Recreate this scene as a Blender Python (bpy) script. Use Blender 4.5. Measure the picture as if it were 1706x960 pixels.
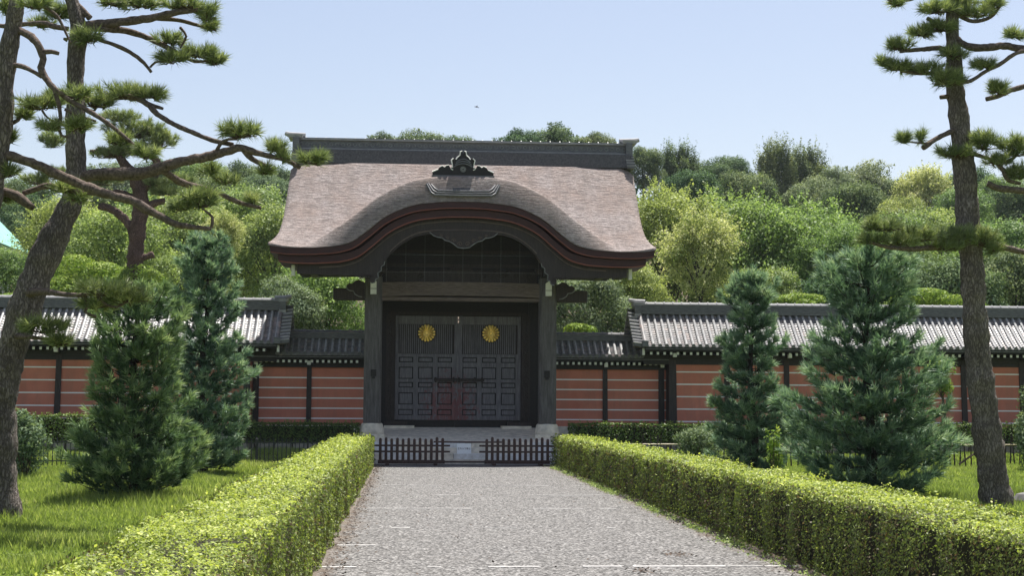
import bpy, math, random
import numpy as np
from mathutils import Vector
for _o in list(bpy.data.objects): bpy.data.objects.remove(_o)
S = bpy.context.scene
COL = S.collection
# ------------------------------------------------------------------ camera
F = 2450.0; CX, CY = 853.0, 480.0
YAW = math.atan(173/F); PIT = math.atan(197/F); ROLL = .006
fv = np.array([math.sin(YAW)*math.cos(PIT), math.cos(YAW)*math.cos(PIT), math.sin(PIT)])
rv = np.array([math.cos(YAW), -math.sin(YAW), 0.0]); uv_ = np.cross(rv, fv)
r2 = math.cos(ROLL)*rv+math.sin(ROLL)*uv_; u2 = -math.sin(ROLL)*rv+math.cos(ROLL)*uv_
CAM = np.array([0, 0, 1.6])
from mathutils import Matrix
cd = bpy.data.cameras.new('camera'); cam = bpy.data.objects.new('camera', cd); COL.objects.link(cam)
cd.sensor_width = 36; cd.lens = 36*F/1706; cd.clip_end = 3000; cd.clip_start = .1
M = Matrix(((r2[0], u2[0], -fv[0], 0), (r2[1], u2[1], -fv[1], 0), (r2[2], u2[2], -fv[2], 1.6), (0, 0, 0, 1)))
cam.matrix_world = M; S.camera = cam
def at(px, py, Y):
    """world point at depth Y seen in the direction (px, py): used to survey where things stand"""
    d = fv*F+r2*(px-CX)-u2*(py-CY); p = CAM+d*(Y/d[1]); return Vector(p)
# ------------------------------------------------------------------ light
SUN = Vector((.17, .30, 1.0)).normalized()
EL = math.asin(SUN.z); AZ = math.atan2(SUN.x, SUN.y)
w = bpy.data.worlds.new('World'); S.world = w; w.use_nodes = True
nt = w.node_tree; bg = nt.nodes['Background']
sky = nt.nodes.new('ShaderNodeTexSky'); sky.sky_type = 'NISHITA'; sky.sun_disc = False
sky.sun_elevation = EL; sky.sun_rotation = AZ; sky.air_density = 1.0; sky.dust_density = 1.6; sky.ozone_density = 1.5
tint = nt.nodes.new('ShaderNodeMix'); tint.data_type = 'RGBA'; tint.blend_type = 'MULTIPLY'; tint.inputs[0].default_value = 1; tint.inputs[7].default_value = (1.0, .872, .79, 1)
nt.links.new(sky.outputs[0], tint.inputs[6]); nt.links.new(tint.outputs[2], bg.inputs[0]); bg.inputs[1].default_value = .0815
sl = bpy.data.lights.new('sun', 'SUN'); sl.energy = 4.2; sl.angle = math.radians(.6); sl.color = (1, .965, .9)
so = bpy.data.objects.new('sun', sl); COL.objects.link(so); so.rotation_euler = SUN.to_track_quat('Z', 'Y').to_euler()
so.location = (0, 0, 60)
S.view_settings.view_transform = 'Standard'; S.view_settings.look = 'None'
S.view_settings.exposure = 1.28; S.view_settings.gamma = 1; S.view_settings.use_curve_mapping = False
S.cycles.max_bounces = 6; S.cycles.diffuse_bounces = 3; S.cycles.transmission_bounces = 4; S.cycles.transparent_max_bounces = 4
# ------------------------------------------------------------------ materials
MATS = {}
def newmat(name):
    m = bpy.data.materials.new(name); m.use_nodes = True; m.node_tree.nodes.clear(); return m
def N(m, t, **k):
    n = m.node_tree.nodes.new(t)
    for a, b in k.items():
        if a.startswith('i_'):
            n.inputs[a[2:].replace('_', ' ')].default_value = b
        else: setattr(n, a, b)
    return n
def L(m, a, b): m.node_tree.links.new(a, b)
def ramp(m, fac, cols):
    r = N(m, 'ShaderNodeValToRGB'); e = r.color_ramp.elements
    while len(e) < len(cols): e.new(.5)
    for el, (p, c) in zip(e, cols): el.position = p; el.color = (*c, 1)
    L(m, fac, r.inputs[0]); return r.outputs[0]
def mixc(m, f, a, b, mode='MIX'):
    x = N(m, 'ShaderNodeMix', data_type='RGBA', blend_type=mode)
    if isinstance(f, (int, float)): x.inputs[0].default_value = f
    else: L(m, f, x.inputs[0])
    for i, v in ((6, a), (7, b)):
        if isinstance(v, tuple): x.inputs[i].default_value = (*v, 1)
        else: L(m, v, x.inputs[i])
    return x.outputs[2]
def coords(m, scale=(1, 1, 1), kind='Object'):
    tc = N(m, 'ShaderNodeTexCoord'); mp = N(m, 'ShaderNodeMapping'); mp.inputs['Scale'].default_value = scale
    L(m, tc.outputs[kind], mp.inputs[0]); return mp.outputs[0]
def noise(m, co, scale, detail=4, rough=.6):
    n = N(m, 'ShaderNodeTexNoise'); n.inputs['Scale'].default_value = scale; n.inputs['Detail'].default_value = detail
    n.inputs['Roughness'].default_value = rough; L(m, co, n.inputs['Vector']); return n.outputs[0]
def finish(m, col, rough=.7, bump=None, bs=.3, bd=.02, spec=.4, metal=0):
    p = N(m, 'ShaderNodeBsdfPrincipled'); o = N(m, 'ShaderNodeOutputMaterial')
    if isinstance(col, tuple): p.inputs['Base Color'].default_value = (*col, 1)
    else: L(m, col, p.inputs['Base Color'])
    p.inputs['Roughness'].default_value = rough; p.inputs['Specular IOR Level'].default_value = spec; p.inputs['Metallic'].default_value = metal
    if bump is not None:
        b = N(m, 'ShaderNodeBump'); b.inputs['Strength'].default_value = bs; b.inputs['Distance'].default_value = bd
        L(m, bump, b.inputs['Height']); L(m, b.outputs[0], p.inputs['Normal'])
    L(m, p.outputs[0], o.inputs[0]); return m
def basic(name, c0, c1, scale=3, stretch=(1, 1, 1), rough=.7, bs=.3, bd=.01, spec=.4, metal=0, detail=5):
    m = newmat(name); co = coords(m, stretch); n = noise(m, co, scale, detail)
    col = ramp(m, n, [(.3, c0), (.7, c1)]); MATS[name] = finish(m, col, rough, n, bs, bd, spec, metal); return m
basic('dark_wood', (0.017, 0.012, 0.010), (0.051, 0.037, 0.031), 6, (6, 6, .6), .6, .5)
basic('beam_wood', (0.072, 0.053, 0.042), (0.180, 0.133, 0.107), 6, (.8, 6, 6), .6, .5)
basic('black_wood', (0.009, 0.006, 0.006), (0.021, 0.018, 0.014), 6, (3, 3, 3), .55)
basic('iron', (.015, .017, .02), (.035, .037, .04), 9, rough=.5)
basic('picket_wood', (0.045, 0.026, 0.019), (0.112, 0.063, 0.051), 8, (5, 5, 1), .6)
basic('white_paint', (0.660, 0.660, 0.616), (0.858, 0.847, 0.792), 6, rough=.7)
basic('white_line', (0.833, 0.780, 0.698), (0.920, 0.920, 0.914), 2, rough=.8)
basic('red_board', (0.023, 0.006, 0.005), (0.058, 0.015, 0.011), 5, (1, 4, 4), .5)
basic('orange_trim', (0.191, 0.054, 0.029), (0.268, 0.083, 0.045), 5, rough=.5)
basic('stone', (0.512, 0.460, 0.375), (0.896, 0.799, 0.652), 5, rough=.85, bs=.5)
basic('pale_stone', (0.552, 0.519, 0.464), (0.810, 0.810, 0.806), 7, rough=.85, bs=.4)
basic('rim_grey', (.12, .12, .12), (.3, .3, .29), 9, rough=.6)
basic('gold', (0.788, 0.504, 0.105), (0.920, 0.651, 0.189), 9, rough=.32, metal=.75, bs=.1)
basic('gold_ground', (.02, .016, .012), (.05, .04, .02), 9)
basic('copper_green', (0.176, 0.416, 0.336), (0.256, 0.496, 0.416), 2, rough=.6)
basic('twig', (.05, .035, .025), (.11, .08, .06), 8, rough=.9)
basic('board_white', (0.828, 0.851, 0.920), (0.897, 0.920, 0.920), 3, rough=.5, bs=.05)
basic('ink', (.02, .02, .03), (.03, .03, .04), 3)
basic('bamboo', (.30, .24, .14), (.45, .38, .24), 6, (1, 6, 6), .5)
basic('soil', (.06, .045, .03), (.12, .09, .06), 3, rough=.95)
basic('hedge_core', (.018, .016, .009), (.035, .032, .015), 8, rough=1)
# thatch (cypress bark roof): fine horizontal courses, rough fibres
m = newmat('thatch'); co = coords(m, (1, 1, 1)); n1 = noise(m, coords(m, (1, 1, 1.8)), 11, 7, .85); n2 = noise(m, co, 1.1, 4); n3 = noise(m, coords(m, (2.2, 2.2, 17)), 1.6, 4, .6)
c = ramp(m, n1, [(.28, (.12, .10, .095)), (.5, (.30, .262, .25)), (.76, (.56, .51, .49))])
c = mixc(m, ramp(m, n2, [(.35, (0, 0, 0)), (.7, (.45, .45, .45))]), c, (.26, .18, .14))
c = mixc(m, ramp(m, n3, [(.38, (.6, .6, .6)), (.52, (0, 0, 0))]), c, (.13, .11, .105))
c = mixc(m, ramp(m, noise(m, coords(m, (3, .35, .35)), 1.3, 5, .7), [(.5, (0, 0, 0)), (.75, (.5, .5, .5))]), c, (.17, .15, .14))
ad = N(m, 'ShaderNodeMath', operation='ADD'); L(m, n1, ad.inputs[0]); L(m, n3, ad.inputs[1])
MATS['thatch'] = finish(m, c, .95, ad.outputs[0], .8, .05, .1)
m = newmat('thatch_ridge'); co = coords(m, (2, 2, 2)); n1 = noise(m, co, 9, 5, .7)
MATS['thatch_ridge'] = finish(m, ramp(m, n1, [(.3, (.05, .05, .052)), (.7, (.13, .125, .125))]), .9, n1, .5, .02)
# kawara tiles
m = newmat('roof_tile'); co = coords(m); n1 = noise(m, co, 5, 4); n2 = noise(m, co, .7, 3)
c = ramp(m, n1, [(.3, (.08, .08, .088)), (.55, (.16, .157, .162)), (.75, (.25, .235, .23))])
c = mixc(m, ramp(m, noise(m, coords(m, (5, 5, 9)), 1.0, 1), [(.5, (0, 0, 0)), (.72, (.5, .5, .5))]), c, (.40, .30, .26))
MATS['roof_tile'] = finish(m, c, .45, n1, .15, .01, .5)
m = newmat('roll_tile'); n1 = noise(m, coords(m, (6, 4, 6)), 3, 3)  # rolls coloured lighter than the pans, putting their sky gloss into the colour
MATS['roll_tile'] = finish(m, ramp(m, n1, [(.35, (.20, .20, .205)), (.65, (.38, .375, .37))]), .5, n1, .1, .01, .4)
basic('ridge_tile', (0.072, 0.076, 0.083), (0.188, 0.186, 0.193), 7, (1, 3, 6), .45, .3)
basic('cap_tile', (0.219, 0.219, 0.226), (0.364, 0.357, 0.350), 6, rough=.45)
# plaster, brick-red with slow fading
m = newmat('red_plaster'); co = coords(m); n1 = noise(m, co, 1.3, 6, .65); n2 = noise(m, co, 30, 3)
c = ramp(m, n1, [(.3, (.50, .17, .115)), (.7, (.62, .235, .16))])
c = mixc(m, ramp(m, noise(m, coords(m, (3, 3, .35)), 1.4, 5), [(.45, (0, 0, 0)), (.75, (.6, .6, .6))]), c, (.36, .17, .12))
MATS['red_plaster'] = finish(m, c, .9, n2, .2, .005, .2)
# door wood: weathered blue-grey with old red lacquer around the meeting stile
m = newmat('door_wood'); co = coords(m, (9, 9, .8)); n1 = noise(m, co, 3, 6, .7)
c = ramp(m, n1, [(.3, (.085, .079, .085)), (.55, (.16, .15, .16)), (.75, (.26, .245, .25))])
tc = N(m, 'ShaderNodeTexCoord'); sp = N(m, 'ShaderNodeSeparateXYZ'); L(m, tc.outputs['Object'], sp.inputs[0])
gd = N(m, 'ShaderNodeVectorMath', operation='DISTANCE'); mp = N(m, 'ShaderNodeMapping'); mp.inputs['Scale'].default_value = (1, 0, .75)
L(m, tc.outputs['Object'], mp.inputs[0]); L(m, mp.outputs[0], gd.inputs[0]); gd.inputs[1].default_value = (-.22, 0, 1.42*.75)
n4 = noise(m, coords(m, (6, 6, 4)), 1.7, 9, .85)
mm = N(m, 'ShaderNodeMath', operation='MULTIPLY_ADD'); L(m, n4, mm.inputs[0]); mm.inputs[1].default_value = -5.0; sh_ = N(m, 'ShaderNodeMath', operation='ADD'); L(m, gd.outputs['Value'], sh_.inputs[0]); sh_.inputs[1].default_value = 2.12; L(m, sh_.outputs[0], mm.inputs[2])
c = mixc(m, ramp(m, mm.outputs[0], [(0.0, (.6, .6, .6)), (.3, (0, 0, 0))]), c, (.20, .03, .024))
r_ = m.node_tree.nodes[-2]
MATS['door_wood'] = finish(m, c, .6, n1, .4, .01, .4)
MATS['door_wood'].node_tree.nodes
m = newmat('pillar_wood'); co = coords(m, (5, 5, .5)); n1 = noise(m, co, 3.2, 8, .75)
c = ramp(m, n1, [(.28, (.045, .040, .037)), (.5, (.11, .10, .094)), (.75, (.21, .195, .185))])
MATS['pillar_wood'] = finish(m, c, .7, n1, .8, .03, .3)
def bark(name, c0, c1, c2, sx=30, sz=8):
    m = newmat(name); co0 = coords(m, (sx, sx, sz)); nn = noise(m, co0, .8, 3)
    mx = N(m, 'ShaderNodeVectorMath', operation='ADD'); L(m, co0, mx.inputs[0])
    cb = N(m, 'ShaderNodeTexNoise'); cb.inputs['Scale'].default_value = 1.1; L(m, co0, cb.inputs['Vector']); sc_ = N(m, 'ShaderNodeVectorMath', operation='SCALE'); sc_.inputs['Scale'].default_value = 1.8; L(m, cb.outputs[1], sc_.inputs[0]); L(m, sc_.outputs[0], mx.inputs[1])
    v = N(m, 'ShaderNodeTexVoronoi', feature='DISTANCE_TO_EDGE'); L(m, mx.outputs[0], v.inputs['Vector']); v.inputs['Scale'].default_value = 1.0
    n1 = noise(m, co0, 1.3, 7, .8)
    a = ramp(m, v.outputs[0], [(0, (.25, .25, .25)), (.22, (1, 1, 1))])
    c = mixc(m, a, c0, ramp(m, n1, [(.3, c1), (.7, c2)]))
    c = mixc(m, ramp(m, noise(m, coords(m, (3, 3, 1.6)), 1.2, 4, .6), [(.35, (.55, .55, .55)), (.6, (0, 0, 0))]), c, c0)
    h = N(m, 'ShaderNodeMath', operation='MULTIPLY_ADD'); L(m, n1, h.inputs[0]); h.inputs[1].default_value = .4; L(m, a, h.inputs[2])
    MATS[name] = finish(m, c, .95, h.outputs[0], .9, .025, .15)
bark('black_pine_bark', (.055, .045, .039), (.17, .143, .127), (.37, .32, .285))
basic('branch_bark', (0.054, 0.041, 0.034), (0.192, 0.150, 0.126), 26, (1, 1, 1), rough=.95, bs=1.0, bd=.02, spec=.15, detail=6)
bark('red_pine_bark', (.045, .03, .025), (.14, .09, .075), (.25, .18, .15))
bark('conifer_bark', (.02, .016, .012), (.05, .04, .033), (.10, .08, .07))
bark('tree_bark', (.03, .026, .022), (.09, .08, .07), (.17, .155, .14), 5, 2)
# gravel
m = newmat('gravel'); tc = N(m, 'ShaderNodeTexCoord'); 
v = N(m, 'ShaderNodeTexVoronoi'); v.inputs['Scale'].default_value = 38; L(m, tc.outputs['Object'], v.inputs['Vector'])
n1 = noise(m, tc.outputs['Object'], 30, 4, .8); n2 = noise(m, tc.outputs['Object'], 1.2, 5, .7)
bw = N(m, 'ShaderNodeRGBToBW'); L(m, v.outputs['Color'], bw.inputs[0])
c = ramp(m, bw.outputs[0], [(.15, (.04, .039, .038)), (.4, (.11, .107, .104)), (.62, (.18, .176, .17)), (.85, (.34, .33, .32))])
c = mixc(m, ramp(m, n1, [(.38, (.8, .8, .8)), (.5, (0, 0, 0))]), c, (.05, .048, .047))
c = mixc(m, ramp(m, n2, [(.45, (0, 0, 0)), (.8, (.45, .45, .45))]), c, (.13, .125, .118))
sp = N(m, 'ShaderNodeSeparateXYZ'); L(m, tc.outputs['Object'], sp.inputs[0])
ab = N(m, 'ShaderNodeMath', operation='ABSOLUTE'); L(m, sp.outputs[0], ab.inputs[0])
n3 = noise(m, tc.outputs['Object'], 1.7, 5, .7)
ma = N(m, 'ShaderNodeMath', operation='MULTIPLY_ADD'); L(m, n3, ma.inputs[0]); ma.inputs[1].default_value = .9; L(m, ab.outputs[0], ma.inputs[2])
c = mixc(m, ramp(m, ma.outputs[0], [(0, (0, 0, 0)), (1, (1, 1, 1))]), c, c) if False else c
mr = N(m, 'ShaderNodeMapRange'); L(m, ma.outputs[0], mr.inputs[0]); mr.inputs[1].default_value = 2.55; mr.inputs[2].default_value = 2.95; mr.inputs[4].default_value = .8
c = mixc(m, mr.outputs[0], c, (.14, .105, .075))
ad = N(m, 'ShaderNodeMath', operation='ADD'); L(m, v.outputs['Distance'], ad.inputs[0]); L(m, n1, ad.inputs[1])
MATS['gravel'] = finish(m, c, .95, ad.outputs[0], .6, .02, .1)
# lawn ground
m = newmat('lawn_ground'); co = coords(m, (1, 1, 1)); n1 = noise(m, co, .6, 5, .7); n2 = noise(m, co, 18, 4, .8)
c = ramp(m, n2, [(.3, (.05, .085, .015)), (.7, (.14, .19, .045))])
c = mixc(m, ramp(m, n1, [(.42, (0, 0, 0)), (.75, (.75, .75, .75))]), c, (.15, .16, .07))
MATS['lawn_ground'] = finish(m, c, 1, n2, .5, .03, 0)
def leafmat(name, cols, trans=.35, rough=.5, spec=.3, objvar=.0):
    """leaf colour varies leaf by leaf with the 'v' attribute"""
    m = newmat(name); a = N(m, 'ShaderNodeAttribute', attribute_name='v')
    k = len(cols); c = ramp(m, a.outputs['Fac'], [(i/(k-1), cols[i]) for i in range(k)])
    oi = N(m, 'ShaderNodeObjectInfo')
    if objvar:
        hs = N(m, 'ShaderNodeHueSaturation'); L(m, c, hs.inputs['Color'])
        r1 = N(m, 'ShaderNodeMapRange'); L(m, oi.outputs['Random'], r1.inputs[0]); r1.inputs[3].default_value = .5-objvar*.06; r1.inputs[4].default_value = .5+objvar*.05
        r2_ = N(m, 'ShaderNodeMapRange'); L(m, oi.outputs['Random'], r2_.inputs[0]); r2_.inputs[3].default_value = 1+objvar*.25; r2_.inputs[4].default_value = 1-objvar*.3
        L(m, r1.outputs[0], hs.inputs['Hue']); L(m, r2_.outputs[0], hs.inputs['Value']); c = hs.outputs[0]
    p = N(m, 'ShaderNodeBsdfPrincipled'); p.inputs['Roughness'].default_value = rough; p.inputs['Specular IOR Level'].default_value = spec
    t = N(m, 'ShaderNodeBsdfTranslucent'); x = N(m, 'ShaderNodeMixShader'); x.inputs[0].default_value = trans
    o = N(m, 'ShaderNodeOutputMaterial')
    L(m, c, p.inputs['Base Color']); tcol = mixc(m, 1.0, c, (1.15, 1.2, .7), 'MULTIPLY'); L(m, tcol, t.inputs[0])
    L(m, p.outputs[0], x.inputs[1]); L(m, t.outputs[0], x.inputs[2]); L(m, x.outputs[0], o.inputs[0]); MATS[name] = m
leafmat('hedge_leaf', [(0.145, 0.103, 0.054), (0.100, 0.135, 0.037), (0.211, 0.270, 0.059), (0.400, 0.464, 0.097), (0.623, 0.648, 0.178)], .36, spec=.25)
leafmat('dark_hedge_leaf', [(0.045, 0.083, 0.027), (0.090, 0.143, 0.039), (0.165, 0.225, 0.060), (0.300, 0.345, 0.090)], .25, spec=.15)
leafmat('grass_blade', [(0.132, 0.171, 0.050), (0.209, 0.275, 0.072), (0.319, 0.385, 0.110), (0.506, 0.506, 0.242)], .40, .6, .15)
leafmat('black_pine_needle', [(0.081, 0.111, 0.056), (0.149, 0.194, 0.086), (0.253, 0.305, 0.131), (0.475, 0.497, 0.253)], .28, spec=.25)
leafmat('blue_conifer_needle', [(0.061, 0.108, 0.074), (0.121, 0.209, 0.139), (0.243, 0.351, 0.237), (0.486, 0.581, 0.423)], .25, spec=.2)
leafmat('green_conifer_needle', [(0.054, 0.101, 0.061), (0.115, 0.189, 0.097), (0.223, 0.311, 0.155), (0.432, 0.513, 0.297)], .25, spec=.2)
leafmat('cherry_leaf', [(0.094, 0.139, 0.055), (0.178, 0.247, 0.089), (0.287, 0.373, 0.131), (0.429, 0.511, 0.199)], .38, spec=.15, objvar=.45)
leafmat('bright_leaf', [(0.079, 0.125, 0.052), (0.157, 0.233, 0.086), (0.268, 0.357, 0.126), (0.420, 0.498, 0.199)], .38, spec=.15, objvar=.6)
leafmat('dark_leaf', [(0.039, 0.078, 0.043), (0.081, 0.134, 0.065), (0.150, 0.214, 0.098), (0.260, 0.328, 0.150)], .25, rough=.7, spec=.1, objvar=.8)
leafmat('grey_leaf', [(0.068, 0.101, 0.065), (0.123, 0.176, 0.101), (0.210, 0.267, 0.150), (0.333, 0.390, 0.227)], .25, rough=.7, spec=.1, objvar=.6)
leafmat('yellow_leaf', [(0.121, 0.176, 0.055), (0.275, 0.330, 0.110), (0.528, 0.539, 0.275), (0.748, 0.726, 0.440)], .35, spec=.1)
leafmat('clipped_leaf', [(0.085, 0.154, 0.038), (0.157, 0.248, 0.054), (0.242, 0.330, 0.069), (0.351, 0.418, 0.108)], .3, spec=.1)
# ------------------------------------------------------------------ mesh helpers
def link(name, me, parent=None):
    o = bpy.data.objects.new(name, me); COL.objects.link(o)
    if parent is not None: o.parent = parent
    return o
def tag(o, label=None, cat=None, group=None, kind=None):
    if label: o['label'] = label
    if cat: o['category'] = cat
    if group: o['group'] = group
    if kind: o['kind'] = kind
    return o
def empty(name, loc, label, cat, group=None, rz=0):
    o = bpy.data.objects.new(name, None); COL.objects.link(o); o.location = loc; o.rotation_euler = (0, 0, rz)
    o.empty_display_size = .2
    return tag(o, label, cat, group)
def array_mesh(name, V, k, vals=None, mats=(), midx=None, faces=None, smooth=False):
    """V (n,3) vertices used once each, k vertices per face (or faces (m,k) indices)"""
    me = bpy.data.meshes.new(name); V = np.asarray(V, dtype=np.float32)
    nf = len(V)//k if faces is None else len(faces)
    me.vertices.add(len(V)); me.vertices.foreach_set('co', V.ravel())
    idx = np.arange(nf*k, dtype=np.int32) if faces is None else np.asarray(faces, dtype=np.int32).ravel()
    me.loops.add(nf*k); me.loops.foreach_set('vertex_index', idx)
    me.polygons.add(nf); me.polygons.foreach_set('loop_start', np.arange(0, nf*k, k, dtype=np.int32))
    me.polygons.foreach_set('loop_total', np.full(nf, k, dtype=np.int32))
    if midx is not None: me.polygons.foreach_set('material_index', np.asarray(midx, dtype=np.int32))
    if smooth: me.polygons.foreach_set('use_smooth', np.ones(nf, dtype=bool))
    for a in mats: me.materials.append(MATS[a])
    me.update(calc_edges=True)
    if vals is not None:
        at_ = me.attributes.new('v', 'FLOAT', 'FACE'); at_.data.foreach_set('value', np.asarray(vals, dtype=np.float32))
    return me
class MB:
    def __init__(s): s.v = []; s.f = []; s.m = []; s.mats = []; s.cur = 0; s.org = (0, 0, 0)
    def mat(s, n):
        if n not in s.mats: s.mats.append(n)
        s.cur = s.mats.index(n); return s
    def add(s, vs, fs):
        b = len(s.v); s.v += [tuple(x) for x in vs]; s.f += [tuple(b+i for i in f) for f in fs]; s.m += [s.cur]*len(fs); return s
    def box(s, x0, x1, y0, y1, z0, z1):
        return s.add([(x0, y0, z0), (x1, y0, z0), (x1, y1, z0), (x0, y1, z0), (x0, y0, z1), (x1, y0, z1), (x1, y1, z1), (x0, y1, z1)],
              [(0, 3, 2, 1), (4, 5, 6, 7), (0, 1, 5, 4), (1, 2, 6, 5), (2, 3, 7, 6), (3, 0, 4, 7)])
    def frust(s, x0, x1, y0, y1, z0, z1, dx, dy):
        return s.add([(x0, y0, z0), (x1, y0, z0), (x1, y1, z0), (x0, y1, z0), (x0+dx, y0+dy, z1), (x1-dx, y0+dy, z1), (x1-dx, y1-dy, z1), (x0+dx, y1-dy, z1)],
              [(0, 3, 2, 1), (4, 5, 6, 7), (0, 1, 5, 4), (1, 2, 6, 5), (2, 3, 7, 6), (3, 0, 4, 7)])
    def poly(s, pts, y0, y1):
        """polygon in the XZ plane extruded along Y"""
        n = len(pts)
        return s.add([(x, y0, z) for x, z in pts]+[(x, y1, z) for x, z in pts],
              [tuple(range(n)), tuple(range(2*n-1, n-1, -1))]+[(i, i+n, (i+1) % n+n, (i+1) % n) for i in range(n)])
    def strip(s, top, bot, y0, y1):
        """band between two XZ polylines, extruded along Y"""
        n = len(top); b = len(s.v)
        vs = [(x, y0, z) for x, z in top]+[(x, y0, z) for x, z in bot]+[(x, y1, z) for x, z in top]+[(x, y1, z) for x, z in bot]
        fs = []
        for i in range(n-1):
            fs += [(i, n+i, n+i+1, i+1), (2*n+i, 2*n+i+1, 3*n+i+1, 3*n+i), (i, i+1, 2*n+i+1, 2*n+i), (n+i, 3*n+i, 3*n+i+1, n+i+1)]
        fs += [(0, 2*n, 3*n, n), (n-1, 2*n-1, 4*n-1, 3*n-1)]
        return s.add(vs, fs)
    def tube(s, pts, rad, sides=8, wob=0, seed=0):
        pts = [Vector(p) for p in pts]; rg = random.Random(seed)
        if isinstance(rad, (int, float)): rad = [rad]*len(pts)
        vs = []; fs = []; n = len(pts); side = None
        for i, p in enumerate(pts):
            d = (pts[min(i+1, n-1)]-pts[max(i-1, 0)]).normalized()
            if side is None: side = d.orthogonal().normalized()
            side = (side-d*side.dot(d)).normalized(); up = d.cross(side)
            for j in range(sides):
                a = 2*math.pi*j/sides; rr = rad[i]*(1+wob*rg.uniform(-1, 1))
                vs.append(p+side*math.cos(a)*rr+up*math.sin(a)*rr)
        for i in range(n-1):
            for j in range(sides):
                k = (j+1) % sides; fs.append((i*sides+j, i*sides+k, (i+1)*sides+k, (i+1)*sides+j))
        fs += [tuple(range(sides-1, -1, -1)), tuple(range((n-1)*sides, n*sides))]
        return s.add(vs, fs)
    def lathe(s, prof, cx, cy, sides=16):
        vs = []; fs = []
        for r, z in prof:
            for j in range(sides):
                a = 2*math.pi*j/sides; vs.append((cx+r*math.cos(a), cy+r*math.sin(a), z))
        n = len(prof)
        for i in range(n-1):
            for j in range(sides):
                k = (j+1) % sides; fs.append((i*sides+j, i*sides+k, (i+1)*sides+k, (i+1)*sides+j))
        fs += [tuple(range(sides-1, -1, -1)), tuple(range((n-1)*sides, n*sides))]
        return s.add(vs, fs)
    def build(s, name, parent=None, smooth=False, bevel=0, org=None):
        me = bpy.data.meshes.new(name); me.from_pydata(s.v, [], s.f)
        for a in s.mats: me.materials.append(MATS[a])
        me.polygons.foreach_set('material_index', s.m)
        if smooth:
            me.polygons.foreach_set('use_smooth', [True]*len(s.f))
        me.update()
        o = link(name, me, parent)
        if parent is not None and parent.type == 'EMPTY' and org is None:
            me.transform(Matrix.Translation(-Vector(parent.location)))
        if bevel:
            b = o.modifiers.new('bevel', 'BEVEL'); b.width = bevel; b.segments = 2; b.limit_method = 'ANGLE'; b.angle_limit = .7
        return o
def place(me, name, parent):
    """world-space mesh parented to a thing whose Empty stands at its base"""
    me.transform(Matrix.Translation(-Vector(parent.location))); return link(name, me, parent)
def interp(xs, ys, x):
    """smooth (Catmull-Rom-ish) interpolation"""
    xs = np.array(xs); ys = np.array(ys); m = np.gradient(ys, xs); x = np.atleast_1d(np.clip(x, xs[0], xs[-1]))
    i = np.clip(np.searchsorted(xs, x)-1, 0, len(xs)-2); h = xs[i+1]-xs[i]; t = (x-xs[i])/h
    return (2*t**3-3*t**2+1)*ys[i]+(t**3-2*t**2+t)*h*m[i]+(-2*t**3+3*t**2)*ys[i+1]+(t**3-t**2)*h*m[i+1]
# ------------------------------------------------------------------ ground
XC = 1.52
def sheet(name, x0, x1, y0, y1, z, mat, nx=2, ny=2, hf=None):
    X, Y = np.meshgrid(np.linspace(x0, x1, nx), np.linspace(y0, y1, ny)); Z = np.full_like(X, z) if hf is None else hf(X, Y)
    V = np.stack([X, Y, Z], -1).reshape(-1, 3); q = []
    I = np.arange(nx*ny).reshape(ny, nx)
    Fq = np.stack([I[:-1, :-1], I[:-1, 1:], I[1:, 1:], I[1:, :-1]], -1).reshape(-1, 4)
    me = array_mesh(name, V, 4, faces=Fq, mats=[mat], smooth=hf is not None)
    return tag(link(name, me), kind='structure')
def hillz(X, Y):
    t = np.clip((Y-72)/75, 0, 1); base = 17.5*(3*t**2-2*t**3)
    return base*(1+.10*np.sin(X*.045+1)+.05*np.sin(X*.11))-.02
sheet('ground', -290, 340, -18, 480, 0.0, 'lawn_ground')
sheet('hill', -220, 260, 71, 420, 0, 'soil', 90, 70, hillz)
def bankz(X, Y):
    t = np.clip((Y-39.3)/2.6, 0, 1); e = np.clip((np.abs(X-XC)-3.35)/.7, 0, 1); return .26*(3*t*t-2*t**3)*e*np.clip((46.5-Y)/1.0, 0, 1)
sheet('grass_bank', -32, 36, 39.0, 46.8, 0, 'lawn_ground', 120, 20, lambda X, Y: bankz(X, Y)+.003)
path = sheet('gravel_path', -2.65, 2.65, -10, 40.35, 0, 'gravel'); path.location = (XC, 0, .006)
# pale stone edgings laid across the path
rg = random.Random(5)
basic('edging_stone', (0.251, 0.244, 0.239), (0.502, 0.490, 0.470), 9, rough=.9)
mb = MB().mat('edging_stone')
for (y, segs) in ((38.6, [(-2.3, 2.2)]), (35.9, [(-1.9, -.2), (.1, 2.2)]), (33.2, [(-2.1, -1), (-.6, 1.4)]), (29.6, [(-2.3, -.9), (.0, 1.3), (1.4, 2.2)]), (26.4, [(-1.7, -.6), (.7, 2.4)]),
                  (23.0, [(-2.3, -.5), (-.1, 1.2), (1.5, 2.4)]), (19.4, [(-2.1, -1.5), (-.5, -.1), (.7, 1.2)]), (17.0, [(-2.3, -1.9)]), (14.75, [(-2.4, -1.2), (-.7, .6), (.75, 2.4)]), (12.6, [(-2.2, -.3), (.4, 2.3)])):
    for a, b in segs:
        x = a
        while x < b:
            l = min(rg.uniform(.25, .7), b-x+.05); d = rg.uniform(-.02, .02); t = rg.uniform(.018, .045)
            if rg.random() > .38: mb.box(XC+x, XC+x+l-.015, y+d-t, y+d+t, .0, .0115)
            x += l
tag(mb.build('path_stone_edging'), kind='structure')
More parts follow.
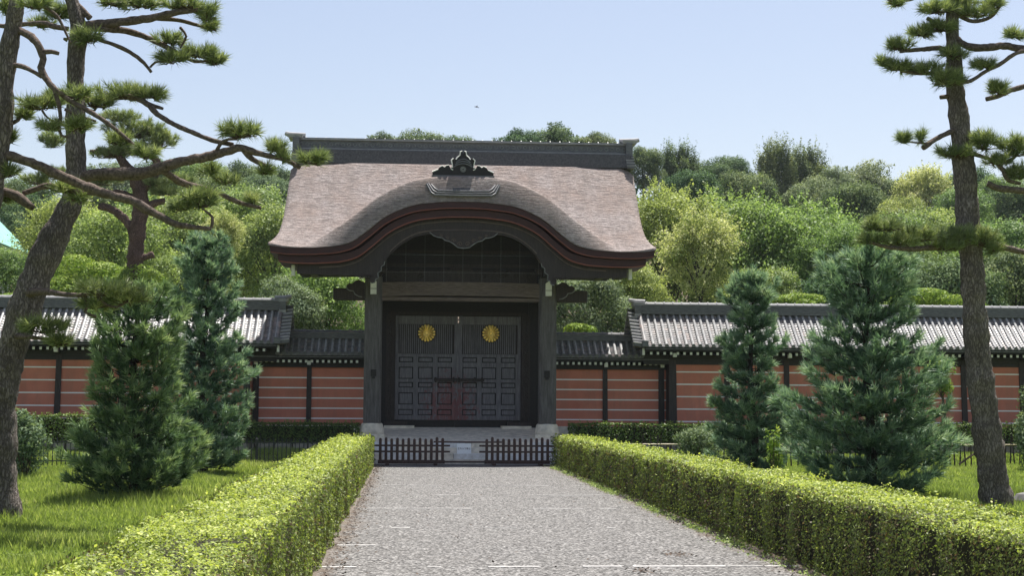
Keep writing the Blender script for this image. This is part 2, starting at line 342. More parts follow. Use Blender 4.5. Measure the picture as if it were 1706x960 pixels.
# steps and paved platform of the gate
mb = MB().mat('stone')
PW = 2.95
for i, (y, z) in enumerate(((40.35, .13), (40.72, .28), (41.09, .43), (41.46, .585))):
    x = -PW
    while x < PW:
        l = min(rg.uniform(.75, 1.2), PW-x)
        mb.mat('pale_stone' if rg.random() < .55 else 'stone').frust(XC+x+.004, XC+x+l-.004, y, 44, -.02 if i == 0 else z-.165, z, .006, .006); x += l
mb.mat('stone')
mb.add([(XC-PW, 41.6, .3), (XC+PW, 41.6, .3), (XC+PW, 41.6, .60), (XC-PW, 41.6, .60), (XC-PW, 44.3, .95), (XC+PW, 44.3, .95), (XC+PW, 49, .95), (XC-PW, 49, .95), (XC-PW, 49, 0), (XC+PW, 49, 0)],
       [(0, 1, 2, 3), (3, 2, 5, 4), (4, 5, 6, 7), (7, 6, 9, 8), (0, 3, 4, 7, 8), (1, 9, 6, 5, 2)])
tag(mb.build('stone_steps'), kind='structure')
# ------------------------------------------------------------------ THE GATE
gate = empty('temple_gate', (XC, 44.3, 0), 'dark timber temple gate with curved bark-thatched roof at the end of the path', 'gate')
def sym(xs, zs): return [-x for x in xs[::-1]][:-1]+list(xs), list(zs[::-1])[:-1]+list(zs)
ex, ez = sym([0, .5, .93, 1.35, 1.70, 2.2, 2.68, 3.04, 3.5, 4.0, 4.6, 5.1, 5.37], [7.26, 7.25, 7.21, 7.15, 7.04, 6.79, 6.40, 6.13, 5.98, 5.93, 5.91, 5.93, 5.97])
cx_, cz_ = sym([0, .5, .93, 1.70, 2.5, 3.0, 3.55, 4.05, 4.6, 5.0, 5.37], [8.06, 8.05, 8.02, 7.83, 7.40, 7.00, 6.58, 6.24, 5.98, 5.95, 5.98])
nX = 121; U = np.linspace(-1, 1, nX)
YF, YM = 40.5, 44.3
def roof_surface():
    s = np.concatenate([np.linspace(0, 1, 22)**1.5*.7, np.linspace(.8, 3.8, 26)]); rows = []
    for d in s:
        t = d/3.8
        hw = 5.14+.24*np.exp(-(d/.45)**1.4)
        x = U*hw; zf = interp(ex, ez, U*5.37); zc = interp(cx_, cz_, U*5.37)
        zm = np.minimum(zf, 5.97)-.03+2.93*min(d/3.22, 1)**1.13+.22*max(0, d-3.22) + .10*np.clip(np.abs(U)-.75, 0, 1)*4*(1-t)**3
        q = min(d/.27, 1); bar = zf+(zc-zf)*(1-(1-q)**1.22)-.045*np.exp(-((d-.27)/.12)**2)*np.clip((zc-zf)/.8, 0, 1)
        k = .05; z = k*np.logaddexp(np.clip(zm, 0, 20)/k, bar/k) if d > 0 else zf+0
        z = z-.0 if d == 0 else z - k*math.log(2)*np.exp(-np.abs(zm-bar)/k)*.6
        endd = np.clip((np.abs(x)-(hw-.5))/.5, 0, 1); z = z-.28*endd**2*min(1, t*2.2)
        rows.append(np.stack([XC+x+.10*t, np.full(nX, YF+d), z], -1))
    R = np.array(rows); B = R[::-1].copy(); B[:, :, 1] = 2*YM-B[:, :, 1]
    return np.concatenate([R, B[1:]], 0)
R = roof_surface(); nr, nc, _ = R.shape
Lw = R.copy(); Lw[:, :, 2] = np.maximum(Lw[:, :, 2]-.30, np.minimum(R[0][None, :, 2]+.003, Lw[:, :, 2]-.02)); Lw[0] = R[0]; Lw[-1] = R[-1]
V = np.concatenate([R.reshape(-1, 3), Lw.reshape(-1, 3)])
I = np.arange(nr*nc).reshape(nr, nc); Fq = np.stack([I[:-1, :-1], I[:-1, 1:], I[1:, 1:], I[1:, :-1]], -1).reshape(-1, 4)
J = I+nr*nc; Fb = np.stack([J[:-1, :-1], J[1:, :-1], J[1:, 1:], J[:-1, 1:]], -1).reshape(-1, 4)
e1 = np.stack([I[:-1, 0], I[1:, 0], J[1:, 0], J[:-1, 0]], -1); e2 = np.stack([I[1:, -1], I[:-1, -1], J[:-1, -1], J[1:, -1]], -1)
me = array_mesh('roof', V, 4, faces=np.concatenate([Fq, Fb, e1, e2]), mats=['thatch'], smooth=True)
roof = place(me, 'roof', gate)
xs = np.linspace(-5.37, 5.37, 91); zf = interp(ex, ez, xs)
def off(sc, dz): return [(XC+x*sc, z+dz) for x, z in zip(xs, zf)]
def lyr(name, sc, d0, d1, y0, mat, full=True):
    b = MB().mat(mat); b.strip(off(sc, d0), off(sc*.995, d1), y0, 42.4 if full else y0+.03); return b.build(name, gate, smooth=False)
lyr('eave_board', .995, -.004, -.20, 40.54, 'red_board')
lyr('eave_trim', .99, -.172, -.192, 40.515, 'orange_trim', False)
lyr('eave_board', .955, -.204, -.425, 40.66, 'red_board')
lyr('eave_trim', .952, -.40, -.430, 40.632, 'orange_trim', False)
# carved bargeboard with cusped arch below
bx, bz = sym([0, .4, .85, 1.4, 1.8, 2.1, 2.25, 2.4, 2.65, 3.1, 3.8, 4.58], [6.42, 6.41, 6.39, 6.27, 6.02, 5.72, 5.50, 5.28, 5.16, 5.19, 5.20, 5.22])
xb = np.linspace(-4.6, 4.6, 91); zt = interp(ex, ez, xb*1.06)-.43; zb = np.minimum(interp(bx, bz, xb), zt-.08)
for y0 in (40.82,):
    b = MB().mat('dark_wood'); b.strip([(XC+x, z) for x, z in zip(xb, zt)], [(XC+x, z) for x, z in zip(xb, zb)], y0, y0+.16); b.build('bargeboard', gate)
# raised moulding line on the bargeboard
b = MB().mat('beam_wood'); xm = np.linspace(-4.0, 4.0, 81); zmid = interp(ex, ez, xm*1.06)-.50
b.strip([(XC+x, z) for x, z in zip(xm, zmid)], [(XC+x, z-.03) for x, z in zip(xm, zmid)], 40.795, 40.82)
xm = np.linspace(-2.05, 2.05, 41); zmid = interp(bx, bz, xm)+.10
b.strip([(XC+x, z) for x, z in zip(xm, zmid)], [(XC+x, z-.03) for x, z in zip(xm, zmid)], 40.79, 40.82); b.build('bargeboard_moulding', gate)
# soffit: side purlins and eave plates
for sx in (-1, 1):
    b = MB().mat('black_wood'); b.box(XC+sx*4.45-.12, XC+sx*4.45+.12, 40.98, 42.0, 5.25, 5.5); b.box(XC+sx*4.45-.1, XC+sx*4.45+.1, 42.01, 46.5, 5.6, 5.8); b.build('purlin', gate)
    b = MB().mat('white_paint'); b.box(XC+sx*4.72-.05, XC+sx*4.72+.05, 41.0, 41.2, 5.18, 5.48); b.build('purlin_end', gate, bevel=.008)
    b = MB().mat('black_wood'); b.box(XC+sx*2.52-.18, XC+sx*2.52+.18, 41.0, 46.6, 5.32, 5.62); b.build('purlin', gate)
    b = MB().mat('black_wood')
    for k in range(15):
        y = 41.2+k*.45; b.add([(XC+sx*2.4, y, 5.75), (XC+sx*4.95, y, 5.70), (XC+sx*4.95, y+.12, 5.70), (XC+sx*2.4, y+.12, 5.75), (XC+sx*2.4, y, 5.87), (XC+sx*4.95, y, 5.79), (XC+sx*4.95, y+.12, 5.79), (XC+sx*2.4, y+.12, 5.87)],
                    [(0, 3, 2, 1), (4, 5, 6, 7), (0, 1, 5, 4), (1, 2, 6, 5), (2, 3, 7, 6), (3, 0, 4, 7)])
    b.build('rafters', gate)
# pillars
def pillar(x, y, h):
    b = MB().mat('pillar_wood'); c = .06; a = .25
    pts = [(-a+c, -a), (a-c, -a), (a, -a+c), (a, a-c), (a-c, a), (-a+c, a), (-a, a-c), (-a, -a+c)]
    zs = [1.09+i*(h-1.09)/12 for i in range(13)]
    vs = [(x+px, y+py, z) for z in zs for px, py in pts]; fs = []
    for i in range(12):
        for j in range(8):
            k = (j+1) % 8; fs.append((i*8+j, i*8+k, (i+1)*8+k, (i+1)*8+j))
    fs += [tuple(range(7, -1, -1)), tuple(range(96, 104))]
    b.add(vs, fs); p = b.build('pillar', gate)
    b = MB().mat('stone'); z0 = .6+(y-41.6)*.13 if y < 44.3 else .94
    b.frust(x-.37, x+.37, y-.37, y+.37, z0-.15, z0+.06, .0, .0)
    b.lathe([(.31, z0+.0), (.35, z0+.09), (.35, z0+.14), (.31, 1.05), (.28, 1.092)], x, y, 28); st = b.build('stone_base', None, bevel=.02)
    st.parent = p; st.data.transform(Matrix.Translation(-Vector(gate.location)))
    return p
pillars = [pillar(XC-2.52, 42.55, 5.3), pillar(XC+2.52, 42.55, 5.3), pillar(XC-2.52, 46.2, 5.3), pillar(XC+2.52, 46.2, 5.3)]
for sx in (-1, 1):  # main door pillars
    b = MB().mat('black_wood'); b.box(XC+sx*2.30-.17, XC+sx*2.30+.17, 44.35, 44.75, .95, 5.6); b.build('door_pillar', gate)
    b = MB().mat('black_wood'); b.box(XC+sx*2.52-.12, XC+sx*2.52+.12, 42.8, 46, 4.62, 4.95); b.build('tie_beam', gate)
    # carved vertical side screen
    b = MB().mat('dark_wood'); b.box(XC+sx*2.05-.12, XC+sx*2.05+.12, 44.30, 44.36, 1.25, 4.3)
    rr = random.Random(3)
    for k in range(24):
        z = 1.32+k*.122; ph = k*1.3
        b.tube([(XC+sx*2.05+.07*math.cos(ph+a*.8)*(1-a*.12), 44.29, z+.05*math.sin(ph+a*.8)) for a in range(7)], .013, 5)
    b.build('carved_screen', gate)
    # metal fitting on pillar
    b = MB().mat('black_wood'); b.box(XC+sx*2.49-.08, XC+sx*2.49+.08, 42.26, 42.31, 2.42, 2.62); b.box(XC+sx*2.49-.045, XC+sx*2.49+.045, 42.24, 42.30, 2.36, 2.44); b.build('metal_fitting', gate, bevel=.01)
    # white painted beam end and nose
    b = MB().mat('white_paint'); b.poly([(XC+sx*2.52-.085, 4.78), (XC+sx*2.52+.085, 4.78), (XC+sx*2.52+.085, 5.14), (XC+sx*2.52, 5.20), (XC+sx*2.52-.085, 5.14)], 42.10, 42.3)
    b.mat('dark_wood').box(XC+sx*2.52-.088, XC+sx*2.52+.088, 42.095, 42.11, 4.925, 4.94); b.build('beam_end', gate)
    # block stacked on the pillar top
    b = MB().mat('dark_wood'); b.frust(XC+sx*2.52-.2, XC+sx*2.52+.2, 42.32, 42.75, 5.3, 5.42, -.08, -.08); b.frust(XC+sx*2.52-.34, XC+sx*2.52+.34, 42.25, 42.8, 5.42, 5.55, -.05, -.05); b.build('bracket_block', gate)
    # penetrating beam outward + curved carved bracket with pale rim
    x0, x1 = XC+sx*2.77, XC+sx*3.68
    b = MB().mat('dark_wood'); b.box(min(x0, x1), max(x0, x1), 42.4, 42.72, 4.62, 4.96); b.build('beam_nose', gate, bevel=.03)
    o = [(2.77, 5.12), (2.95, 5.2), (3.05, 5.17), (3.14, 5.08), (3.22, 5.1), (3.30, 5.02), (3.28, 4.93), (3.20, 4.88), (3.10, 4.87), (3.05, 4.78), (2.95, 4.72), (2.85, 4.70), (2.77, 4.70)]
    b = MB().mat('dark_wood'); b.poly([(XC+sx*p, z) for p, z in (o if sx < 0 else o[::-1])], 42.33, 42.5); b.mat('rim_grey')
    b.tube([(XC+sx*p, 42.325, z) for p, z in o[5:12]], .016, 6); b.build('carved_bracket', gate)
    # cusps at bargeboard feet
    b = MB().mat('dark_wood'); q = [(2.13, 5.70), (2.30, 5.55), (2.62, 5.10), (2.55, 4.98), (2.46, 5.0), (2.42, 5.1), (2.36, 5.12), (2.37, 5.27), (2.28, 5.33), (2.28, 5.45), (2.2, 5.5), (2.18, 5.6)]
    b.poly([(XC+sx*p, z) for p, z in (q if sx > 0 else q[::-1])], 40.83, 40.95); b.mat('rim_grey')
    b.tube([(XC+sx*p, 40.83, z) for p, z in q[3:]], .014, 5)
    for k in range(6): b.mat('dark_wood').tube([(XC+sx*(2.55+.06*k)+.045*math.cos(a), 40.80, 5.16+.045*math.sin(a)) for a in np.linspace(0, 5, 8)], .012, 5)
    b.build('carved_cusp', gate)
# rainbow beam with scrolls, raised frieze
def scroll(b, cx, cz, y, r, sx, turns=1.6, rad=.014, n=26):
    b.tube([(cx+sx*(r*(1-i/n*.85))*math.cos(i/n*turns*2*math.pi), y, cz+(r*(1-i/n*.85))*math.sin(i/n*turns*2*math.pi)) for i in range(n+1)], rad, 5)
b = MB().mat('beam_wood'); xs2 = np.linspace(-2.28, 2.28, 25)
b.strip([(XC+x, 5.17-.03*(x/2.3)**2) for x in xs2], [(XC+x, 4.72+.05*(1-(x/2.3)**4)) for x in xs2], 42.36, 42.74)
b.strip([(XC+x, 4.86) for x in xs2[4:-4]], [(XC+x, 4.84) for x in xs2[4:-4]], 42.345, 42.36)
b.box(XC-2.28, XC+2.28, 42.42, 42.70, 4.62, 4.72)
b.build('main_beam', gate)
for sx in (-1, 1):
    b = MB().mat('beam_wood')
    scroll(b, XC+sx*1.72, 4.95, 42.35, .15, sx); scroll(b, XC+sx*2.05, 4.99, 42.35, .09, -sx, 1.2)
    b.tube([(XC+sx*1.57, 42.35, 4.95), (XC+sx*1.4, 42.35, 5.06), (XC+sx*1.2, 42.35, 5.0), (XC+sx*1.0, 42.35, 5.05), (XC+sx*.8, 42.35, 5.02)], [.016, .014, .012, .01, .006], 5)
    b.tube([(XC+sx*1.6, 42.35, 4.87), (XC+sx*1.4, 42.35, 4.93), (XC+sx*1.2, 42.35, 4.90), (XC+sx*1.05, 42.35, 4.92)], [.016, .014, .012, .006], 5)
    b.build('scroll_carving', gate)
# gable wall inside the arch, dark, with carved frieze
xg = np.linspace(-2.45, 2.45, 41); zg = np.minimum(interp(bx, bz, xg)+.35, 6.75)
b = MB().mat('black_wood'); b.strip([(XC+x, z) for x, z in zip(xg, zg)], [(XC+x, 5.16) for x in xg], 42.6, 42.7)
b.mat('dark_wood'); 
for z in (5.62, 6.02): b.box(XC-2.3, XC+2.3, 42.55, 42.6, z, z+.09)
b.build('gable_wall', gate)
b = MB().mat('dark_wood'); rr = random.Random(8)
b.box(XC-2.2, XC+2.2, 42.49, 42.54, 5.17, 5.5)
for k in range(46):
    x = rr.uniform(-2.1, 2.1); z = 5.22+rr.random()*.28*(1-.3*abs(x)/2.2); scroll(b, XC+x, z+.04, 42.5+rr.uniform(-.03, .03), rr.uniform(.05, .1), rr.choice((-1, 1)), rr.uniform(.8, 1.6), .016, 10)
b.box(XC-.28, XC+.28, 42.46, 42.56, 5.17, 5.55); b.frust(XC-.35, XC+.35, 42.44, 42.58, 5.5, 5.6, .03, .02)
b.build('carved_frieze', gate)
b = MB().mat('rim_grey')
for k in range(-4, 5):
    x = k*.535+.0; zt_ = float(interp(bx, bz, x)[0])+.05
    if zt_ > 5.3: b.tube([(XC+x, 41.2, 5.05), (XC+x, 41.2, zt_)], .003, 4)
for z in (5.34, 5.83):
    xe = 2.35 if z < 5.5 else 2.0; b.tube([(XC-xe, 41.2, z), (XC+xe, 41.2, z)], .003, 4)
b.build('wire_net', gate)
# pendant carving under the arch
pp = [(0, 5.98), (.16, 6.0), (.28, 6.1), (.40, 6.17), (.52, 6.2), (.60, 6.27), (.72, 6.28), (.85, 6.33), (.95, 6.42), (.5, 6.47), (0, 6.47)]
full = [(XC-x, z) for x, z in pp[:0:-1]]+[(XC+x, z) for x, z in pp]
b = MB().mat('dark_wood'); b.poly(full[::-1], 40.76, 40.86); b.mat('rim_grey')
rim = [(-x, z) for x, z in pp[8::-1]]+pp[1:9]
b.tube([(XC+x, 40.76, z) for x, z in rim], .013, 5)
b.mat('beam_wood')
for sx in (-1, 1):
    for r, x, z in ((.07, .10, 6.1), (.06, .27, 6.2), (.05, .45, 6.27), (.045, .62, 6.33)): scroll(b, XC+sx*x, z, 40.75, r, sx, 1.3, .009, 12)
b.build('pendant_carving', gate)
# ridge with tile courses
RX0, RX1 = XC-4.93, XC+5.13
b = MB().mat('thatch_ridge'); b.frust(RX0-.05, RX1+.05, 43.66, 44.94, 8.80, 9.22, .0, .12); b.build('ridge_base', gate)
b = MB().mat('ridge_tile'); b.box(RX0, RX1, 43.90, 44.70, 9.20, 9.26); b.box(RX0, RX1, 43.95, 44.65, 9.262, 9.305); b.box(RX0, RX1, 44.05, 44.55, 9.312, 9.55); b.mat('cap_tile').box(RX0, RX1, 43.93, 43.948, 9.27, 9.295)
b.box(RX0, RX1, 43.98, 44.62, 9.552, 9.6)
b.mat('rim_grey')
for k in range(56):
    x = RX0+.15+k*(RX1-RX0-.3)/55
    b.tube([(x+.055*math.cos(a), 44.045, 9.43+.05*math.sin(a)) for a in np.linspace(0, 2*math.pi, 9)], .010, 4)
b.mat('cap_tile')
n = 34
for k in range(n):
    x = RX0+k*(RX1-RX0)/n; l = (RX1-RX0)/n
    b.tube([(x, 44.3, 9.60), (x+l*.9, 44.3, 9.60), (x+l*.9, 44.3, 9.60), (x+l, 44.3, 9.60)], [.075, .07, .095, .095], 10)
b.mat('ridge_tile').box(RX0, RX1, 44.02, 44.58, 9.601, 9.625)
b.build('roof_ridge', gate)
for sx, xe in ((-1, RX0), (1, RX1)):
    b = MB().mat('cap_tile'); b.frust(xe-.20+sx*.03, xe+.20+sx*.03, 43.92, 44.68, 9.60, 9.70, -.03, -.02); b.tube([(xe-sx*.25, 44.3, 9.72), (xe+sx*.22, 44.3, 9.74), (xe+sx*.36, 44.3, 9.79)], [.09, .09, .06], 8)
    b.mat('ridge_tile'); b.box(xe-.1, xe+.1, 43.86, 44.74, 9.18, 9.598)
    for j, z in enumerate((9.08, 8.98, 8.88, 8.78)):
        b.mat('ridge_tile').frust(xe-.12, xe+.12, 43.78-j*.09, 44.82+j*.09, z, z+.09, .01, .01)
        b.mat('cap_tile').box(xe-.13, xe+.13, 43.765-j*.09, 43.785-j*.09, z+.06, z+.085)
    b.build('ridge_end', gate)
# ornament over the curved eave
O = empty('dummy', (0, 0, 0), '', '') if False else None
half = [(0, 8.66), (.03, 8.74), (.08, 8.72), (.09, 8.62), (.16, 8.56), (.20, 8.50), (.27, 8.53), (.33, 8.47), (.31, 8.38), (.29, 8.27), (.36, 8.26), (.40, 8.33), (.47, 8.32), (.52, 8.27), (.58, 8.31), (.66, 8.27), (.70, 8.20), (.86, 8.13), (.85, 8.05), (.60, 8.03), (0, 8.03)]
ctr = XC-.03
pl = [(ctr-x, z) for x, z in half[:0:-1]]+[(ctr+x, z) for x, z in half]
b = MB().mat('ridge_tile'); b.mat('black_wood').poly(pl[::-1], 40.85, 41.05)
b.mat('white_line')
for sx in (-1, 1):
    b.tube([(ctr+sx*x, 40.84, z) for x, z in half[8:11]+[(.33, 8.22), (.28, 8.20)]], .014, 5)
    b.tube([(ctr+sx*x, 40.86, z) for x, z in half[1:6]], .02, 5)
    b.tube([(ctr+sx*x, 40.86, z+.005) for x, z in half[6:9]], .02, 5)
    b.tube([(ctr+sx*x, 40.86, z+.005) for x, z in half[11:16]], .016, 5)
    b.tube([(ctr+sx*x, 40.86, z+.01) for x, z in half[16:18]], .022, 5)
b.mat('ridge_tile')
for k, w_ in enumerate((.26, .23, .2)):
    b.tube([(ctr+w_*s_, 40.83, 8.36+k*.065-.10*s_*s_+.02) for s_ in np.linspace(-1, 1, 9)], .018, 5)
for k in range(16):
    a = k*math.pi/8; b.mat('rim_grey').tube([(ctr+.02*math.cos(a), 40.845, 8.22+.02*math.sin(a)), (ctr+.085*math.cos(a), 40.845, 8.22+.085*math.sin(a))], [.006, .013], 5)
b.mat('ridge_tile').box(ctr-.88, ctr+.88, 40.82, 41.1, 8.0, 8.045)
b.build('eave_ornament', gate)
b = MB().mat('thatch_ridge'); b.add([(ctr-.30, 40.55, 7.56), (ctr+.30, 40.55, 7.56), (ctr+.27, 40.86, 8.01), (ctr-.27, 40.86, 8.01), (ctr-.30, 41.1, 7.56), (ctr+.30, 41.1, 7.56), (ctr+.27, 41.1, 8.01), (ctr-.27, 41.1, 8.01)],
    [(0, 1, 2, 3), (4, 7, 6, 5), (0, 3, 7, 4), (1, 5, 6, 2), (3, 2, 6, 7), (0, 4, 5, 1)]); b.build('ornament_block', gate)
b = MB().mat('ridge_tile')
for k in range(3):
    dz = -.065*k; e = .045*k; yy = 40.53-.03*k
    b.tube([(ctr-.93-e, yy+.2, 7.80+dz*.3), (ctr-.80-e, yy+.06, 7.63+dz), (ctr-.7-e, yy, 7.56+dz), (ctr, yy-.01, 7.55+dz), (ctr+.7+e, yy, 7.56+dz), (ctr+.80+e, yy+.06, 7.63+dz), (ctr+.93+e, yy+.2, 7.80+dz*.3)], .027, 7)
b.build('moulded_band', gate)
# door frame
b = MB().mat('black_wood'); b.box(XC-2.2, XC+2.2, 44.42, 44.7, 4.30, 4.75); b.box(XC-2.13, XC+2.13, 44.40, 44.66, 4.75, 5.6); b.build('lintel', gate)
b = MB().mat('dark_wood'); b.box(XC-2.05, XC+2.05, 44.36, 44.419, 4.34, 4.42); b.build('lintel_moulding', gate)
for sx in (-1, 1):
    b = MB().mat('dark_wood'); b.box(XC+sx*2.01-.12, XC+sx*2.01+.12, 44.40, 44.7, 1.0, 4.37); b.build('door_jamb', gate)
    b = MB().mat('stone'); b.box(XC+sx*1.75-.45, XC+sx*1.75+.45, 44.05, 44.8, .90, 1.0); b.mat('dark_wood').box(XC+sx*1.85-.35, XC+sx*1.85+.35, 44.2, 44.75, 1.0, 1.12); b.build('sill_stone', gate)
b = MB().mat('black_wood'); b.box(XC-1.93, XC+1.93, 44.50, 44.75, .93, 1.20); b.box(XC-.09, XC+.15, 44.4, 44.6, .93, 1.16); b.build('threshold', gate)
# doors
DW = 1.88
def door(x0, lacq):
    """one leaf; its own origin at the lower left corner of the left leaf so the lacquer wear sits in the wood"""
    e = bpy.data.objects.new('door', None)
    fr = MB().mat('door_wood'); z0, z1 = 1.17, 4.33
    cols = [(.10, .43), (.58, .905), (1.05, 1.385)] if lacq else [(.10, .43), (.58, .905), (1.05, 1.385)]
    W = DW; sc = W/1.5
    cw = [(.115, .55), (.70, 1.135), (1.285, 1.72)]
    rows = [(1.30, 1.47), (1.60, 2.02), (2.16, 2.32), (2.44, 2.80), (2.92, 3.08)]
    rows = [(1.31, 1.49), (1.63, 1.99), (2.14, 2.30), (2.40, 2.76), (2.90, 3.06)]
    y = 44.42
    # stiles
    xsS = [0]+[v for c_ in cw for v in c_]+[W]
    for i in range(0, len(xsS), 2): fr.box(x0+xsS[i], x0+xsS[i+1], y, y+.10, z0, 3.16)
    zr = [z0]+[v for r_ in rows for v in r_]+[3.16]
    for c_ in cw:
        for i in range(0, len(zr), 2): fr.box(x0+c_[0]+.001, x0+c_[1]-.001, y+.006, y+.095, zr[i], zr[i+1])
    # upper section frame
    fr.box(x0, x0+.10, y, y+.10, 3.16, z1); fr.box(x0+W-.10, x0+W, y, y+.10, 3.16, z1); fr.box(x0+.101, x0+W-.101, y+.004, y+.096, 4.05, z1)
    d = fr.build('door', gate, bevel=.006)
    def sub(bb, name, **k):
        o = bb.build(name, None, **k); o.parent = d; o.data.transform(Matrix.Translation(-Vector(gate.location))); return o
    for c_ in cw:
        for r_ in rows:
            p = MB().mat('black_wood'); p.box(x0+c_[0], x0+c_[1], y+.075, y+.09, r_[0], r_[1]); p.mat('door_wood').frust(x0+c_[0]+.028, x0+c_[1]-.028, y+.035, y+.076, r_[0]+.024, r_[1]-.024, 0, 0)  # black backing paints the shade in the recess around each raised panel
            sub(p, 'panel', bevel=.008)
    p = MB().mat('dark_wood'); p.box(x0+.1, x0+W-.1, y+.07, y+.09, 3.16, 4.05); p.mat('door_wood')
    k = x0+.13
    while k < x0+W-.15: p.box(k, k+.035, y+.045, y+.07, 3.17, 4.04); k += .062
    sub(p, 'slatted_panel')
    cx = XC-.955 if lacq else XC+.985; cz = 3.79-.005; r = .262
    p = MB().mat('gold_ground')
    p.poly([(cx+(r+.02)*math.cos(-a), cz+(r+.02)*math.sin(-a)) for a in np.linspace(0, 2*math.pi, 40)[:-1]], y+.0, y+.045)
    p.mat('gold')
    for i in range(16):
        a0 = i*math.pi/8+math.pi/16; pts = []
        for u_, w2 in ((.20, .030), (.6, .066), (.88, .082), (.97, .055), (1.0, 0), (.97, -.055), (.88, -.082), (.6, -.066), (.20, -.030)):
            rr_ = r*u_; ww = w2*.26/.262*.46/ .46; pts.append((rr_, ww*.44))
        ring = [(cx+a_*math.cos(a0)-b_*math.sin(a0), cz+a_*math.sin(a0)+b_*math.cos(a0)) for a_, b_ in pts]
        c0 = (cx+.62*r*math.cos(a0), cz+.62*r*math.sin(a0)); n_ = len(ring)
        p.add([(a_, y-.001, b_) for a_, b_ in ring]+[(c0[0], y-.020, c0[1])], [(i_, (i_+1) % n_, n_) for i_ in range(n_)])
    p.poly([(cx+.045*math.cos(-a), cz+.045*math.sin(-a)) for a in np.linspace(0, 2*math.pi, 17)[:-1]], y-.018, y)
    sub(p, 'chrysanthemum_crest')
    return d
door(XC-1.90, True); door(XC+.02, False)
b = MB().mat('door_wood'); b.box(XC-.045, XC+.035, 44.38, 44.42, 1.18, 4.1); b.build('meeting_stile', gate)
b = MB().mat('dark_wood'); b.box(XC-.72, XC+.78, 44.30, 44.37, 2.335, 2.42)
for x in (-.68, -.14, .02, .5, .72): b.box(XC+x-.03, XC+x+.03, 44.275, 44.42, 2.30, 2.45)
b.build('door_bar', gate, bevel=.006)
# ------------------------------------------------------------------ WALLS
def tile_roof(b, x0, x1, ym, half, z_e, z_r, sp=.2, crs=.1, curve=1.15, sides=(-1, 1), capr=.043):
    n = max(1, round((x1-x0)/sp)); sp = (x1-x0)/n
    ns = 15
    def zz(t): return z_e+(z_r-z_e)*t**curve
    for sd in sides:
        pts = [(ym+sd*half*(1-t), zz(t)) for t in np.linspace(0, 1, ns+1)]
        b.mat('roof_tile')
        for i in range(ns):     # pan courses: each overlaps the one below
            (ya, za), (yb, zb_) = pts[i], pts[i+1]
            for k in range(n):
                xa = x0+k*sp; xm_ = xa+sp/2; xb_ = xa+sp; e = .022
                q = [(xa, ya, za+e+.012), (xm_, ya, za+e-.016), (xb_, ya, za+e+.012), (xb_, yb, zb_+.012), (xm_, yb, zb_-.016), (xa, yb, zb_+.012), (xa, ya, za-.012), (xm_, ya, za-.03), (xb_, ya, za-.012)]
                fs = [(0, 1, 4, 5), (1, 2, 3, 4), (0, 6, 7, 1), (1, 7, 8, 2)]
                if sd > 0: fs = [f[::-1] for f in fs]
                b.add(q, fs)
        for k in range(n+1):    # rolls
            b.mat('roll_tile'); x = x0+k*sp; path_ = [(x, y, z+.035) for y, z in pts]
            b.tube([path_[i] for i in range(0, ns+1, 1)], capr, 8)
            b.mat('ridge_tile'); y, z = pts[0]; b.tube([(x, y+sd*.015, z+.03), (x, y-sd*.02, z+.035)], capr+.014, 9); b.mat('roof_tile')
